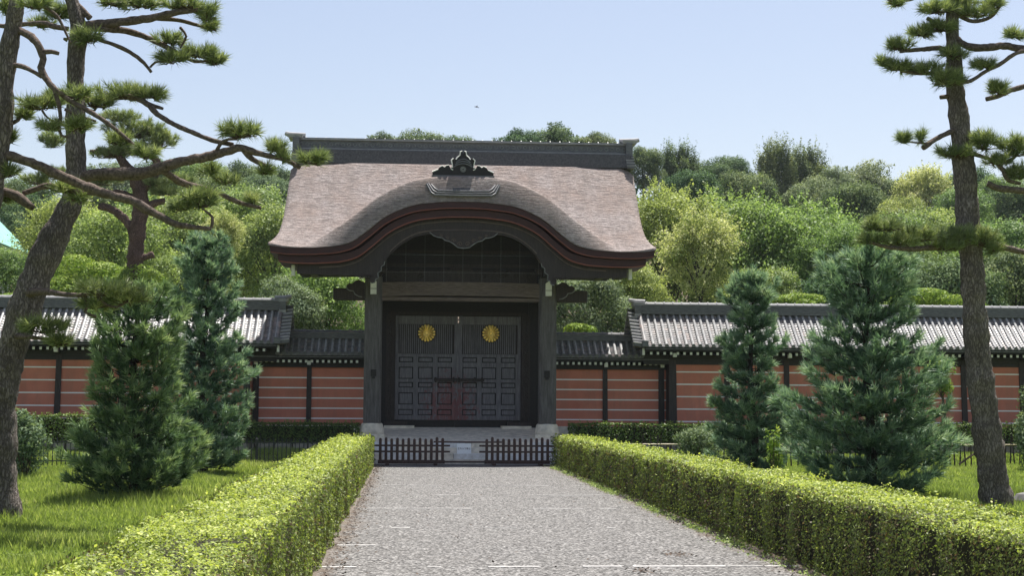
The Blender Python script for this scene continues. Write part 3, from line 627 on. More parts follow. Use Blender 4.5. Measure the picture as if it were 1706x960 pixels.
def wall(name, x0, x1, label, big, post_xs, gable=None, rx=None):
    rx0, rx1 = rx or (x0, x1)
    root = empty(name, ((x0+x1)/2, 44.5, 0), label, 'wall')
    if big: yf, yb, top, base, ym, half, z_e, z_r, rz = 43.95, 45.05, 3.02, 1.0, 44.5, 1.28, 3.36, 4.45, 4.77
    else:   yf, yb, top, base, ym, half, z_e, z_r, rz = 44.4, 44.8, 2.72, 1.0, 44.6, .72, 3.06, 3.62, 3.83
    bt = .10 if big else .03
    b = MB().mat('red_plaster')
    b.add([(x0, yf-bt, base), (x1, yf-bt, base), (x1, yb+bt, base), (x0, yb+bt, base), (x0, yf, top), (x1, yf, top), (x1, yb, top), (x0, yb, top)],
          [(0, 3, 2, 1), (4, 5, 6, 7), (0, 1, 5, 4), (1, 2, 6, 5), (2, 3, 7, 6), (3, 0, 4, 7)])
    b.build('plaster', root)
    b = MB().mat('white_line'); lines = [1.165+.373*k for k in range(5)] if big else [1.20+.3025*k for k in range(5)]
    def yat(z): return yf-bt*(1-(z-base)/(top-base))
    for z in lines: b.box(x0+.01, x1-.01, yat(z)-.013, yat(z)+.03, z-.019, z+.019)
    b.build('white_bands', root)
    b = MB().mat('stone'); x = x0
    rr = random.Random(int(x0*10)+99)
    while x < x1:
        l = min(rr.uniform(.7, 1.3), x1-x); b.box(x+.004, x+l-.004, yf-.30, yb+.3, 0 if True else 0, .52+rr.uniform(-.003, .003)); b.box(x+.004, x+l-.004, yf-.22, yb+.22, .52, .998); x += l
    b.build('stone_base', root, bevel=.01)
    pw = .085 if big else .07
    pm = None
    for px_, w_ in post_xs:
        b = MB().mat('dark_wood'); b.add([(px_-w_, yf-bt-.06, base), (px_+w_, yf-bt-.06, base), (px_+w_, yb, base), (px_-w_, yb, base), (px_-w_*.92, yf-.05, top), (px_+w_*.92, yf-.05, top), (px_+w_*.92, yb, top), (px_-w_*.92, yb, top)],
          [(0, 3, 2, 1), (4, 5, 6, 7), (0, 1, 5, 4), (1, 2, 6, 5), (2, 3, 7, 6), (3, 0, 4, 7)]); b.build('post', root)
        b = MB().mat('white_paint'); b.box(px_-.055, px_+.055, yf-half*.38-.02, yf-half*.38+.1, z_e-.27, z_e-.15); b.build('bracket_end', root, bevel=.01)
        b = MB().mat('dark_wood'); b.box(px_-.05, px_+.05, yf-half*.38+.1, yf, z_e-.28, z_e-.16); b.build('bracket', root)
    # eave beams
    ey = ym-half
    b = MB().mat('black_wood'); b.box(x0, x1, yf-.09, yb+.09, top, top+.16 if big else top+.14); b.box(rx0, rx1, ey+.12, 2*ym-ey-.12, z_e-.02, z_e+.0)
    b.box(*((rx0+.07, rx1-.07) if big else (x0, x1)), yf-.03, yb+.03, 2.875 if big else top+.1, z_e+(.12 if big else -.001)); b.box(min(x0, rx0), max(x1, rx1), ey+.05, ey+.11, z_e-.10, z_e+.0); b.mat('rim_grey').box(min(x0, rx0), max(x1, rx1), ey+.02, ey+.05, z_e-.045, z_e-.03); b.build('eave_beam', root)
    # rafters with white painted ends
    spc = .2 if big else .167; n = int((x1-x0-.1)/spc); ends = None
    xr0, xr1 = (rx0+.12, rx1-.12) if big else (x0, x1); n = int((xr1-xr0-.1)/spc); xsr = [xr0+.09+i*spc for i in range(n)]
    if n > 99: n = 99; xsr = xsr[:99] if x0 > 0 else xsr[-99:]
    m0 = None
    for x in xsr:
        if m0 is None:
            b = MB().mat('black_wood'); b.box(-.03, .03, ey+.17, yf+.02, z_e-.20, z_e-.13); b.mat('white_paint').box(-.035, .035, ey+.155, ey+.17, z_e-.205, z_e-.128)
            o = b.build('rafter', None); m0 = o.data; m0.transform(Matrix.Translation((0, -44.5, 0))); o.parent = root; o.location = (x-root.location.x, 0, 0)
        else:
            o = link('rafter', m0, root); o.location = (x-root.location.x, 0, 0)
    b = MB(); tile_roof(b, rx0+.05, rx1-.05, ym, half, z_e+.03, z_r, sides=(-1, 1)); b.build('tiled_roof', root, smooth=False)
    # ridge
    b = MB().mat('ridge_tile'); h = rz-z_r; c0 = z_r-.02
    k = 4 if big else 3
    for i in range(k): b.box(rx0, rx1, ym-.16+.012*i, ym+.16-.012*i, c0+i*(h-.05)/k, c0+(i+1)*(h-.05)/k-.006)
    for i in range(k): b.box(rx0, rx1, ym-.175+.012*i, ym+.175-.012*i, c0+(i+1)*(h-.05)/k-.006, c0+(i+1)*(h-.05)/k)
    b.mat('cap_tile' if big else 'roof_tile'); nn = int((rx1-rx0)/.27); l = (rx1-rx0)/nn
    for i in range(nn):
        x = rx0+i*l; b.tube([(x, ym, rz-.045), (x+l*.84, ym, rz-.045), (x+l*.86, ym, rz-.045), (x+l, ym, rz-.045)], [.075, .075, .092, .092], 9)
    b.box(rx0, rx1, ym-.15, ym+.15, rz-.065, rz-.045)
    b.build('roof_ridge', root)
    if gable is not None:
        xg_ = rx0 if gable < 0 else rx1; g = gable
        b = MB()
        for sd in (-1, 1):
            for i in range(11):   # verge tiles stepping down
                t = i/10.5; y = ym+sd*half*t; z = z_e+.03+(z_r-z_e)*(1-t)**1.15+.05
                b.mat('ridge_tile').add([(xg_-.02*g, y-.05, z-.10), (xg_+g*.34, y-.055, z-.06), (xg_+g*.34, y+.075, z-.10), (xg_-.02*g, y+.07, z-.13),
                    (xg_-.02*g, y-.05, z-.03), (xg_+g*.34, y-.055, z+.02), (xg_+g*.34, y+.075, z-.02), (xg_-.02*g, y+.07, z-.07)], [(0, 3, 2, 1), (4, 5, 6, 7), (0, 1, 5, 4), (1, 2, 6, 5), (2, 3, 7, 6), (3, 0, 4, 7)])
                b.mat('cap_tile').tube([(xg_, y-.03, z+.0), (xg_+g*.35, y-.035, z+.04)], .035, 7)
            b.mat('roof_tile').tube([(xg_, ym+sd*half*t, z_e+.03+(z_r-z_e)*(1-t)**1.15+.09) for t in np.linspace(.05, 1, 12)], .065, 8)
            b.mat('ridge_tile').box(xg_-.09, xg_+.09, ym+sd*half-.08, ym+sd*half+.08, z_e+.02, z_e+.2)
        b.build('verge', root)
        b = MB().mat('ridge_tile'); b.box(xg_-.09+g*.06, xg_+.09+g*.06, ym-.27, ym+.27, z_r-.12, rz-.09); b.mat('cap_tile').frust(xg_-.13+g*.06, xg_+.13+g*.06, ym-.24, ym+.24, rz-.09, rz-.01, 0, 0)
        b.tube([(xg_-g*.2, ym, rz+.02), (xg_+g*.1, ym, rz+.035), (xg_+g*.30, ym, rz+.09)], [.085, .08, .05], 8); b.mat('cap_tile').box(xg_-.1+g*.06, xg_+.1+g*.06, ym-.29, ym-.27, z_r-.1, z_r-.02)
        b.build('ridge_end', root)
        # gable end: bargeboard and end panel
        b = MB().mat('black_wood')
        b.add([(xg_, ym-half+.1, z_e-.02), (xg_, ym+half-.1, z_e-.02), (xg_, ym, z_r), (xg_+g*.06, ym-half+.1, z_e-.02), (xg_+g*.06, ym+half-.1, z_e-.02), (xg_+g*.06, ym, z_r)], [(0, 1, 2), (3, 5, 4), (0, 3, 4, 1), (1, 4, 5, 2), (2, 5, 3, 0)])
        b.build('gable_end', root)
        b = MB().mat('white_paint'); b.box(xg_+g*.02-.035, xg_+g*.02+.035, ym-half+.14, ym-half+.22, z_e-.22, z_e-.02); b.build('beam_end', root)
    return root
def posts(a, n, w_=.085): return [(a+i*1.83*(1 if n > 0 else -1), w_) for i in range(abs(n))]
wall('plaster_wall', -18.0, -4.62, 'long brick-red plaster wall with tiled roof left of the gate', True, [(-4.72, .10)]+posts(-6.52, -7), gable=1, rx=(-18, -3.80))
wall('plaster_wall', 7.88, 26.0, 'long brick-red plaster wall with tiled roof right of the gate', True, [(7.96, .12)]+posts(9.62, 9), gable=-1, rx=(7.02, 26))
wall('plaster_wall', -4.60, -1.18, 'low brick-red plaster wall section joining gate and left wall', False, [(-2.93, .075), (-4.50, .09)], rx=(-3.9, -1.18))
wall('plaster_wall', 4.22, 7.86, 'low brick-red plaster wall section joining gate and right wall', False, [(5.98, .075), (7.70, .09)], rx=(4.22, 7.1))
# ------------------------------------------------------------------ BARRIERS, SIGN, FENCES
def barrier(x0, x1, label, y=39.55):
    root = empty('picket_barrier', ((x0+x1)/2, y, 0), label, 'barrier', 'picket barriers before the steps')
    n = 12; m0 = None
    for i in range(n):
        x = x0+.06+i*(x1-x0-.12)/(n-1)
        b = MB().mat('picket_wood'); h = .72+random.Random(i+int(x0*7)).uniform(-.01, .02)+(.03 if i in (1, n-2) else 0)
        b.box(x-.038, x+.038, y-.02, y+.02, .1, h-.03); b.frust(x-.038, x+.038, y-.02, y+.02, h-.03, h, .016, .01); b.build('picket', root)
    for z in (.53, .37): 
        b = MB().mat('picket_wood'); b.box(x0-.14, x1+.14, y+.021, y+.055, z-.025, z+.025); b.build('rail', root, bevel=.004)
    b = MB().mat('picket_wood'); b.box(x0, x1, y-.045, y+.045, .05, .15); b.build('bottom_rail', root, bevel=.005)
    for x in (x0+.25, x1-.25):
        b = MB().mat('picket_wood'); b.box(x-.05, x+.05, y-.22, y+.22, .008, .06); b.build('foot', root, bevel=.005)
barrier(-.76, 1.02, 'dark wooden picket barrier left of the white sign before the steps')
barrier(2.08, 3.84, 'dark wooden picket barrier right of the white sign before the steps')
b = MB().mat('picket_wood'); b.tube([(.72, 39.63, .63), (1.6, 39.63, .625), (2.55, 39.63, .63)], .022, 8)
tag(b.build('wooden_pole'), 'dark wooden pole laid across the two picket barriers above the sign', 'pole')
b = MB().mat('picket_wood'); b.tube([(.95, 39.60, .10), (2.16, 39.60, .10)], .024, 8)
tag(b.build('wooden_pole'), 'dark wooden pole lying low between the feet of the two barriers', 'pole')
sg = empty('sign_board', (1.53, 39.58, .26), 'small white notice board hanging from the pole before the steps', 'sign')
b = MB().mat('board_white'); b.box(1.345, 1.725, 39.57, 39.585, .315, .585); b.build('board', sg, bevel=.004)
b = MB().mat('ink')
for x in (1.40, 1.67): b = MB().mat('ink'); b.tube([(x, 39.59, .57), (x, 39.61, .66)], .003, 4); b.build('hanger', sg)
try:
    tcv = bpy.data.curves.new('lettering', 'FONT'); tcv.body = '立ち入り禁止'; tcv.size = .058; tcv.align_x = 'CENTER'; tcv.offset = .0006
    to = bpy.data.objects.new('lettering_tmp', tcv); COL.objects.link(to); bpy.context.view_layer.update()
    tm = bpy.data.meshes.new_from_object(to.evaluated_get(bpy.context.evaluated_depsgraph_get())); bpy.data.objects.remove(to)
    tm.transform(Matrix.Translation((1.535-1.53, 39.566-39.58, .435-.26)) @ Matrix.Rotation(math.pi/2, 4, 'X')); tm.materials.clear(); tm.materials.append(MATS['ink'])
    link('lettering', tm, sg)
except Exception as e_: print('text', e_)
# black iron fence on the left lawn
fe = empty('iron_fence', (-6.3, 38.6, 0), 'low black iron picket fence on the lawn left of the path', 'fence')
m0 = None; x = -12.4
k = 0
while x < -1.9:
    if m0 is None:
        b = MB().mat('iron'); b.box(-.011, .011, -.011, .011, .0, .68); b.frust(-.014, .014, -.014, .014, .68, .74, .012, .012); o = b.build('picket'); m0 = o.data; o.parent = fe
    else: o = link('picket', m0, fe)
    o.location = (x+6.3, 0, 0); x += .112; k += 1
for z in (.615, .13): b = MB().mat('iron'); b.box(-12.5, -1.85, 38.585, 38.615, z-.014, z+.014); b.build('rail', fe)
for x in (-11.5, -9.6, -7.7, -5.8, -3.86, -2.0): b = MB().mat('iron'); b.box(x-.03, x+.03, 38.57, 38.63, 0, .70); b.frust(x-.038, x+.038, 38.562, 38.638, .70, .74, .02, .02); b.build('post', fe)
# rustic paling fence right
fe = empty('paling_fence', (11, 39.2, 0), 'rustic dark paling fence with bamboo rail on the lawn right of the path', 'fence')
rg = random.Random(11); x = 5.0; k = 0
while x < 19.2 and k < 98:
    h = rg.uniform(.62, .86)+(.12 if x > 14.5 else 0); b = MB().mat('dark_wood'); l = rg.uniform(-.06, .06)
    b.tube([(x, 39.2, -.02), (x+l*.5, 39.2+rg.uniform(-.02, .02), h*.5), (x+l, 39.2, h)], [.022, .02, .016], 5); b.build('paling', fe); x += rg.uniform(.12, .17); k += 1
b = MB().mat('bamboo')
for z, in ((.60,), ): b.tube([(5, 39.16, z), (9, 39.15, z+.01), (14, 39.16, z+.02), (19, 39.15, z+.04)], .018, 6)
b.build('bamboo_rail', fe)
b = MB().mat('twig')
for x in (15.6, 16.9, 18.1): b.tube([(x, 39.1, 0), (x+.02, 39.1, 1.0)], .045, 7)
b.tube([(14.9, 39.05, .1), (15.9, 39.12, .75)], .03, 6); b.tube([(16.9, 39.1, .8), (18.3, 39.1, .25)], .03, 6); b.build('support_post', fe)
# ------------------------------------------------------------------ FOLIAGE GENERATORS
def rnd(seed): return np.random.default_rng(seed)
def unit(v): return v/np.maximum(np.linalg.norm(v, axis=-1, keepdims=True), 1e-9)
def leaf_quads(P, Nn, size, rng, aspect=.55):
    """diamond leaves at P facing Nn"""
    n = len(P); a = unit(rng.normal(size=(n, 3))); t = unit(np.cross(Nn, a)); s = np.cross(Nn, t)
    size = np.broadcast_to(np.asarray(size).reshape(-1, 1), (n, 1)); sz = size*rng.uniform(.65, 1.35, (n, 1)); l = t*sz*.5; w_ = s*sz*.5*aspect
    return np.stack([P-l, P+w_-l*.1, P+l, P-w_-l*.1], 1).reshape(-1, 3)
def needles(P, D, n, length, width, rng, spread=.9, lenv=.25):
    """tufts at P along D; n needles each; returns tri verts"""
    T = len(P); D = unit(D); base = np.repeat(P, n, 0); d = np.repeat(D, n, 0)
    r = rng.normal(size=(T*n, 3)); r = unit(r-d*(r*d).sum(-1, keepdims=True)); a = rng.uniform(.05, spread, (T*n, 1))
    v = unit(d*np.cos(a*1.5)+r*np.sin(a*1.5)); along = rng.uniform(-.35, .25, (T*n, 1))*length
    b = base+d*along; ln = length*rng.uniform(1-lenv, 1+lenv, (T*n, 1)); s = unit(np.cross(v, rng.normal(size=(T*n, 3))))*width*.5
    return np.stack([b-s, b+s, b+v*ln], 1).reshape(-1, 3)
def blobs(rng, n, ax, flat=.75, up=.3):
    """cluster centres inside an ellipsoid, pushed outwards"""
    d = unit(rng.normal(size=(n, 3))+np.array([0, 0, up])); r = rng.uniform(.35, 1, (n, 1))**.5
    return d*r*np.array(ax)
def crown_mesh(name, seed, ax, nb, br, nl, size, mat, shape='round', zc=None):
    """crown of nb leaf clusters of radius br; nl leaves; centre at height zc"""
    rng = rnd(seed); C_ = blobs(rng, nb, np.array(ax)*.82)
    if shape == 'cone': C_[:, :2] *= np.clip(1.15-.95*(C_[:, 2:3]/ax[2]*.5+.5), .15, 1)
    if shape == 'fan':  C_[:, :2] *= np.clip(.55+.5*(C_[:, 2:3]/ax[2]*.5+.5), .3, 1)
    R_ = br*rng.uniform(.6, 1.35, nb); per = R_**2/np.sum(R_**2); cnt = np.maximum(4, (per*nl)).astype(int)
    i = np.repeat(np.arange(nb), cnt); n = len(i)
    d = unit(rng.normal(size=(n, 3))+np.array([0, 0, .35])); rad = R_[i, None]*(rng.uniform(.25, 1.0, (n, 1))**.45)*rng.uniform(.85, 1.2, (n, 1))
    sq = np.array([1, 1, .72]) if shape != 'fan' else np.array([.62, .62, 1.5])
    P = C_[i]+d*rad*sq
    key_dense = mat in ('dark_leaf', 'grey_leaf', 'bright_leaf') and shape != 'fan'
    Nn = unit(d+rng.normal(size=(n, 3))*(.45 if key_dense else .7)+np.array([0, 0, .4 if key_dense else .5]))
    bv = rng.normal(0, .13, nb); v = .45+bv[i]+rng.normal(0, .17, n)+.12*d[:, 2]
    dn = key_dense; ns_ = 150 if (dn or shape == 'fan') else 420; ii = rng.integers(0, nb, ns_); out = unit(C_[ii]/np.array(ax)+rng.normal(size=(ns_, 3))*.45+np.array([0, 0, .25])); st = C_[ii]+out*(R_[ii]*.75)[:, None]*sq
    m_ = 14; tt = np.linspace(.1, 1, m_); ln = rng.uniform(.5, 1.25, (ns_, 1, 1))*br*(.5 if dn else 1.1)
    if shape == 'fan': out = unit(out*np.array([.45, .45, 1])+np.array([0, 0, .8])); ln = ln*1.5
    SP = (st[:, None, :]+out[:, None, :]*tt[None, :, None]*ln+rng.normal(size=(ns_, m_, 3))*.07); SP[:, :, 2] -= (tt**2*.18)[None, :]*(0 if shape == 'fan' else 1); SP = SP.reshape(-1, 3)
    P = np.concatenate([P, SP]); Nn = np.concatenate([Nn, unit(rng.normal(size=SP.shape)*.6+np.array([0, 0, .9]))]); v = np.concatenate([v, np.repeat(.5+bv[ii], m_)+rng.normal(.08, .15, ns_*m_)])
    V = leaf_quads(P, Nn, size, rng, .62); v = np.clip(v, 0, 1)
    V[:, 2] += zc if zc is not None else 0
    me = array_mesh(name, V, 4, vals=v, mats=[mat]); return me, C_+np.array([0, 0, zc or 0]), R_
def trunk_mesh(name, C_, R_, zc, base_r, mat, rng_seed=0, lean=.0, nlimb=24, zb=-.6):
    b = MB().mat(mat); rr = random.Random(rng_seed); top = float(C_[:, 2].mean()); 
    tz = [zb-5, top*.2, top*.45, top*.75, top*1.15]
    pts = [(lean*z*.3+rr.uniform(-.12, .12), rr.uniform(-.12, .12), z) for z in tz]; b.tube(pts, [base_r*1.25, base_r, base_r*.8, base_r*.55, base_r*.2], 9)
    idx = list(range(len(C_))); rr.shuffle(idx)
    for k in idx[:nlimb]:
        c = C_[k]; z0 = min(top*.9, max(top*.25, c[2]*.45)); s = (lean*z0*.3, 0, z0); mid = (c[0]*.45, c[1]*.45, z0+(c[2]-z0)*.55+rr.uniform(-.2, .2))
        b.tube([s, mid, tuple(c)], [base_r*.42, base_r*.25, base_r*.07], 6)
    me_o = b.build(name, None); me = me_o.data; bpy.data.objects.remove(me_o); return me
KINDS = {}
def kind(key, seed, ax, nb, br, nl, size, mat, shape='round', zc=None, tr=.22, tm='tree_bark'):
    cm, C_, R_ = crown_mesh(key+'_crown', seed, ax, nb, br, nl, size, mat, shape, zc)
    tmh = trunk_mesh(key+'_trunk', C_, R_, zc, tr, tm, seed)
    KINDS.setdefault(key, []).append((cm, tmh, zc+ax[2]))    # nominal height
for q in range(3):
    kind('cherry', 10+q, (4.6, 4.6, 3.4), 150, .95, 34000, .16, 'cherry_leaf', zc=5.2)
    kind('bright', 20+q, (4.2, 4.2, 3.8), 120, 1.05, 32000, .165, 'bright_leaf', zc=5.4)
    kind('dark', 30+q, (4.4, 4.4, 3.8), 110, 1.1, 34000, .19, 'dark_leaf', zc=5.6)
for q in range(2):
    kind('grey', 40+q, (4.4, 4.4, 3.2), 110, 1.0, 30000, .18, 'grey_leaf', zc=5.2)
    kind('fan', 50+q, (3.4, 3.4, 5.2), 90, 1.05, 34000, .19, 'dark_leaf', 'fan', zc=6.6)
kind('yellow', 60, (3.6, 3.4, 3.4), 120, .85, 24000, .16, 'yellow_leaf', zc=4.6)
kind('yellowgreen', 61, (4, 4, 3.2), 100, 1.0, 20000, .2, 'yellow_leaf', zc=5)
rgp = random.Random(77)
def put_tree(k, px, topy, Y, hw, label, group='trees beyond the wall', gz=None, cat='tree', name=None):
    """crown top seen at topy, half-width hw pixels, standing at depth Y"""
    ms = KINDS[k]; cm, tmh, H = ms[rgp.randrange(len(ms))]; p = at(px, topy-(9 if Y > 100 else 3), Y)
    z0 = float(hillz(np.array(p.x), np.array(Y))) if Y > 72 else 0.0
    z0 = max(0.0, z0); h = max(2.0, p.z-z0); wx = hw*(1.0 if k in ('fan', 'yellow') else 1.45 if Y < 100 else 1.2)/F*Y; box = (4.5 if k != 'fan' else 3.2)
    root = empty(name or {'cherry': 'cherry_tree', 'fan': 'conifer_tree'}.get(k, 'broadleaf_tree'), (p.x, Y, z0), label, cat, group, rgp.uniform(0, 6.28))
    s_ = wx/box; sz_ = min(s_*1.2, h/(H+.3)); root.scale = (s_, s_, sz_)
    dz = h/sz_-(H+.35)
    a_ = link('crown', cm, root); b_ = link('trunk', tmh, root); a_.location.z = dz; b_.location.z = dz; return root
# rows: kind, px, top y, depth, half-width px, label
T = [
 ('bright', 12, 405, 62, 50, 'yellow-green leafy tree at the far left edge beyond the wall'),
 ('cherry', 118, 325, 66, 66, 'olive cherry tree behind the leaning pine trunk'),
 ('cherry', 195, 335, 62, 80, 'olive cherry tree behind the red-barked pine'),
 ('bright', 300, 300, 74, 85, 'green leafy tree left of the yellow-flowering tree'),
 ('bright', 405, 288, 80, 75, 'tall green leafy tree touching the left roof edge of the gate'),
 ('bright', 462, 330, 62, 70, 'bright green tree right under the left eave tip of the gate'),
 ('cherry', 545, 420, 56, 75, 'leafy tree showing between left gate pillar and low wall roof'),
 ('grey', 480, 455, 54, 55, 'grey-green bush behind the gable of the left wall roof', ),
 ('grey', 965, 440, 55, 70, 'twiggy grey-green tree beside the right gate pillar'),
 ('bright', 1050, 420, 58, 55, 'leafy tree right under the right eave tip of the gate'),
 ('cherry', 1115, 303, 70, 80, 'green cherry tree above the yellow-flowering tree right of the gate'),
 ('cherry', 1215, 312, 72, 95, 'olive cherry tree with fine twigs right of the gate'),
 ('cherry', 1320, 318, 70, 95, 'wide olive cherry tree in the middle of the right grove'),
 ('cherry', 1400, 365, 66, 60, 'small olive cherry tree above the bushy blue conifer'),
 ('bright', 1270, 430, 58, 60, 'low green tree behind the slim blue conifer'),
 ('dark', 1370, 440, 57, 60, 'dark low tree behind the bushy blue conifer'),
 ('dark', 1500, 415, 60, 75, 'dark evergreen under the long level pine bough'),
 ('dark', 1580, 415, 58, 75, 'dark evergreen left of the right pine trunk'),
 ('dark', 1690, 405, 60, 70, 'dark evergreen at the far right edge above the wall'),
 ('bright', 1480, 345, 82, 70, 'pale leafy tree above the long level pine bough'),
 ('bright', 1560, 335, 88, 60, 'light leafy tree left of the right pine trunk'),
 ('bright', 1660, 345, 80, 75, 'light leafy tree right of the right pine trunk'),
 # upper slope
 ('dark', 1420, 300, 104, 60, 'round dark tree on the slope above the olive cherries'),
 ('grey', 1350, 295, 110, 60, 'grey-green tree on the slope under the fan-topped conifers'),
 ('bright', 1500, 322, 100, 55, 'pale round tree on the slope under the ridge gap'),
 ('dark', 1240, 285, 112, 60, 'dark tree on the slope left of the fan-topped conifers'),
 ('dark', 1150, 280, 108, 55, 'dark tree on the slope behind the green cherry tree'),
 ('bright', 1600, 310, 106, 60, 'leafy tree on the slope behind the right pine trunk'),
 ('dark', 1700, 300, 110, 60, 'dark tree on the slope at the right edge'),
 ('dark', 350, 292, 105, 60, 'dark tree on the slope behind the long pine branch'),
 ('grey', 440, 285, 108, 55, 'grey-green tree on the slope left of the gate roof'),
 ('bright', 250, 305, 100, 60, 'leafy tree on the slope behind the red-barked pine crown'),
 ('dark', 160, 310, 102, 55, 'dark tree on the slope behind the leaning pine'),
 ('dark', 60, 318, 100, 60, 'dark tree on the slope above the green roof'),
 # hilltop
 ('dark', 1072, 248, 128, 34, 'narrow dark tree on the hilltop touching the right end of the gate ridge'),
 ('fan', 1132, 243, 140, 42, 'feathery dark conifer on the hilltop right of the gate'),
 ('dark', 1180, 268, 142, 45, 'low dark tree on the hilltop between two conifers'),
 ('dark', 1215, 262, 146, 40, 'open-crowned tree on the hilltop left of the tall conifer'),
 ('fan', 1292, 236, 132, 42, 'tallest green conifer on the hilltop'),
 ('fan', 1345, 246, 136, 48, 'spiky conifer leaning right of the tallest conifer'),
 ('grey', 1440, 270, 138, 65, 'broad purplish-grey tree on the hilltop'),
 ('grey', 1390, 282, 134, 40, 'grey tree between the spiky conifer and the broad grey tree'),
 ('yellowgreen', 1540, 280, 132, 50, 'yellow-topped tree on the hilltop left of the right pine'),
 ('dark', 1495, 300, 136, 40, 'dark tree in the dip of the hilltop skyline'),
 ('dark', 1610, 275, 134, 50, 'dark tree on the hilltop behind the right pine trunk'),
 ('bright', 1670, 290, 128, 50, 'green tree on the hilltop right of the right pine trunk'),
 ('fan', 1750, 270, 130, 50, 'conifer on the hilltop at the right edge'),
 ('dark', 640, 222, 140, 36, 'small treetop showing above the gate ridge at left'),
 ('dark', 700, 214, 142, 52, 'rounded treetop above the left half of the gate ridge'),
 ('dark', 760, 226, 142, 40, 'low treetop above the middle of the gate ridge'),
 ('dark', 862, 214, 140, 50, 'treetop above the gate ridge left of the highest one'),
 ('dark', 930, 206, 142, 60, 'highest rounded treetop above the right half of the gate ridge'),
 ('dark', 990, 222, 140, 36, 'small treetop above the right end of the gate ridge'),
 ('dark', 470, 278, 128, 50, 'dark tree on the hilltop against the left roof edge'),
 ('dark', 400, 268, 132, 50, 'dark tree on the hilltop under the pine branch tip'),
 ('bright', 340, 264, 130, 50, 'green tree on the hilltop behind the long pine branch'),
 ('dark', 270, 262, 136, 55, 'dark tree on the hilltop behind the red-barked pine'),
 ('grey', 190, 270, 134, 55, 'grey tree on the hilltop behind the leaning pine trunk'),
 ('dark', 40, 296, 128, 50, 'dark tree on the hilltop at the left edge'),
]
for row in T: put_tree(*row)
put_tree('yellow', 372, 352, 56, 48, 'pale yellow-flowering tree behind the tall left conifer', None)
put_tree('yellow', 1165, 348, 60, 92, 'pale yellow-flowering tree right of the gate roof', None)
# woodland filling the slope behind the single trees
def woodland():
    rng = rnd(900); n = 90000; X = rng.uniform(-90, 130, n); Y = rng.uniform(84, 175, n)
    cxs = rng.uniform(-90, 130, 500); cys = rng.uniform(84, 175, 500); cs = rng.uniform(2.5, 4.5, 500)
    k = rng.integers(0, 500, n); d = unit(rng.normal(size=(n, 3))+np.array([0, -.2, .6])); r = cs[k]*rng.uniform(.8, 1.1, n)
    P = np.stack([cxs[k]+d[:, 0]*r, cys[k]+d[:, 1]*r, hillz(cxs[k], cys[k])+.6+rng.uniform(0, 1, 500)[k]*2+d[:, 2]*r], -1)
    V = leaf_quads(P, unit(d+rng.normal(size=(n, 3))*.5), .42, rng, .65)
    me = array_mesh('woodland', V, 4, vals=np.clip(rng.normal(.45, .2, n)+rng.normal(0, .15, 500)[k], 0, 1), mats=['dark_leaf'])
    tag(link('woodland', me), 'dense woodland undergrowth covering the slope behind the single trees', 'woodland', kind='stuff')
woodland()
def under():
    rng = rnd(901); n = 70000; X = rng.uniform(-30, 50, 160); Y0 = rng.uniform(51, 70, 160); cs = rng.uniform(1.0, 1.9, 160); k = rng.integers(0, 160, n)
    d = unit(rng.normal(size=(n, 3))+np.array([0, -.2, .5])); r = cs[k]*rng.uniform(.8, 1.1, n)
    P = np.stack([X[k]+d[:, 0]*r*1.3, Y0[k]+d[:, 1]*r, 1.6+(Y0[k]-50)*.10+d[:, 2]*r*1.3], -1); P[:, 2] = np.maximum(P[:, 2], .05)
    V = leaf_quads(P, unit(d+rng.normal(size=(n, 3))*.6), .17, rng, .6)
    me = array_mesh('undergrowth', V, 4, vals=np.clip(rng.normal(.4, .2, n)+rng.normal(0, .15, 160)[k], 0, 1), mats=['dark_leaf'])
    tag(link('undergrowth', me), 'shrubby undergrowth beneath the trees beyond the wall', 'undergrowth', kind='stuff')
under()
# clipped garden pines: flat cloud pads on short trunks
def clipped(px, topy, Y, hw, hh, label, seed, tall=0):
    rng = rnd(seed); p = at(px, topy, Y); R = hw/F*Y; Hh = hh/F*Y
    root = empty('clipped_pine', (p.x, Y, 0), label, 'tree', 'clipped garden pines')
    nb = 9; C_ = np.stack([rng.uniform(-R*.7, R*.7, nb), rng.uniform(-R*.5, R*.5, nb), p.z-Hh*(.35+rng.uniform(0, .9, nb)**1.2)], -1); C_[0] = (0, 0, p.z-Hh*.35)
    n = int(5200*R*R*.8)+3000; k = rng.integers(0, nb, n); d = unit(rng.normal(size=(n, 3))+np.array([0, 0, .7])); r = rng.uniform(.75, 1.05, (n, 1))
    P = C_[k]+d*r*np.array([R*.5, R*.5, Hh*.38]); V = leaf_quads(P, unit(d+rng.normal(size=(n, 3))*.6), .11, rng, .4)
    me = array_mesh('crown', V, 4, vals=np.clip(rng.normal(.45, .2, n)+.25*d[:, 2], 0, 1), mats=['clipped_leaf']); link('crown', me, root)
    b = MB().mat('twig'); b.tube([(p.x, Y, 0), (p.x+.15, Y, p.z*.4), (p.x-.1, Y, p.z*.7), (p.x, Y, p.z-Hh*.4)], [.16, .13, .1, .05], 8)
    for c in C_: b.tube([(p.x-.1, Y, p.z*.66), (p.x+c[0]*.5, Y+c[1]*.5, (p.z*.66+c[2])*.5), (p.x+c[0], Y+c[1], c[2])], [.07, .05, .02], 6)
    b.build('trunk', root)
clipped(125, 427, 51, 75, 62, 'wide clipped pine above the left wall beside the leaning trunk', 1)
clipped(232, 440, 50, 48, 50, 'clipped pine above the left wall at the foot of the red-barked pine', 2)
clipped(20, 490, 50, 50, 30, 'low clipped pine at the left edge above the wall', 3)
clipped(1535, 482, 50, 95, 30, 'wide clipped pine above the right wall between conifer and pine trunk', 4)
clipped(1330, 490, 50, 52, 24, 'low clipped pine above the right wall left of the bushy conifer', 5)
clipped(960, 540, 49, 32, 22, 'small round clipped pine above the low wall right of the gate', 6)
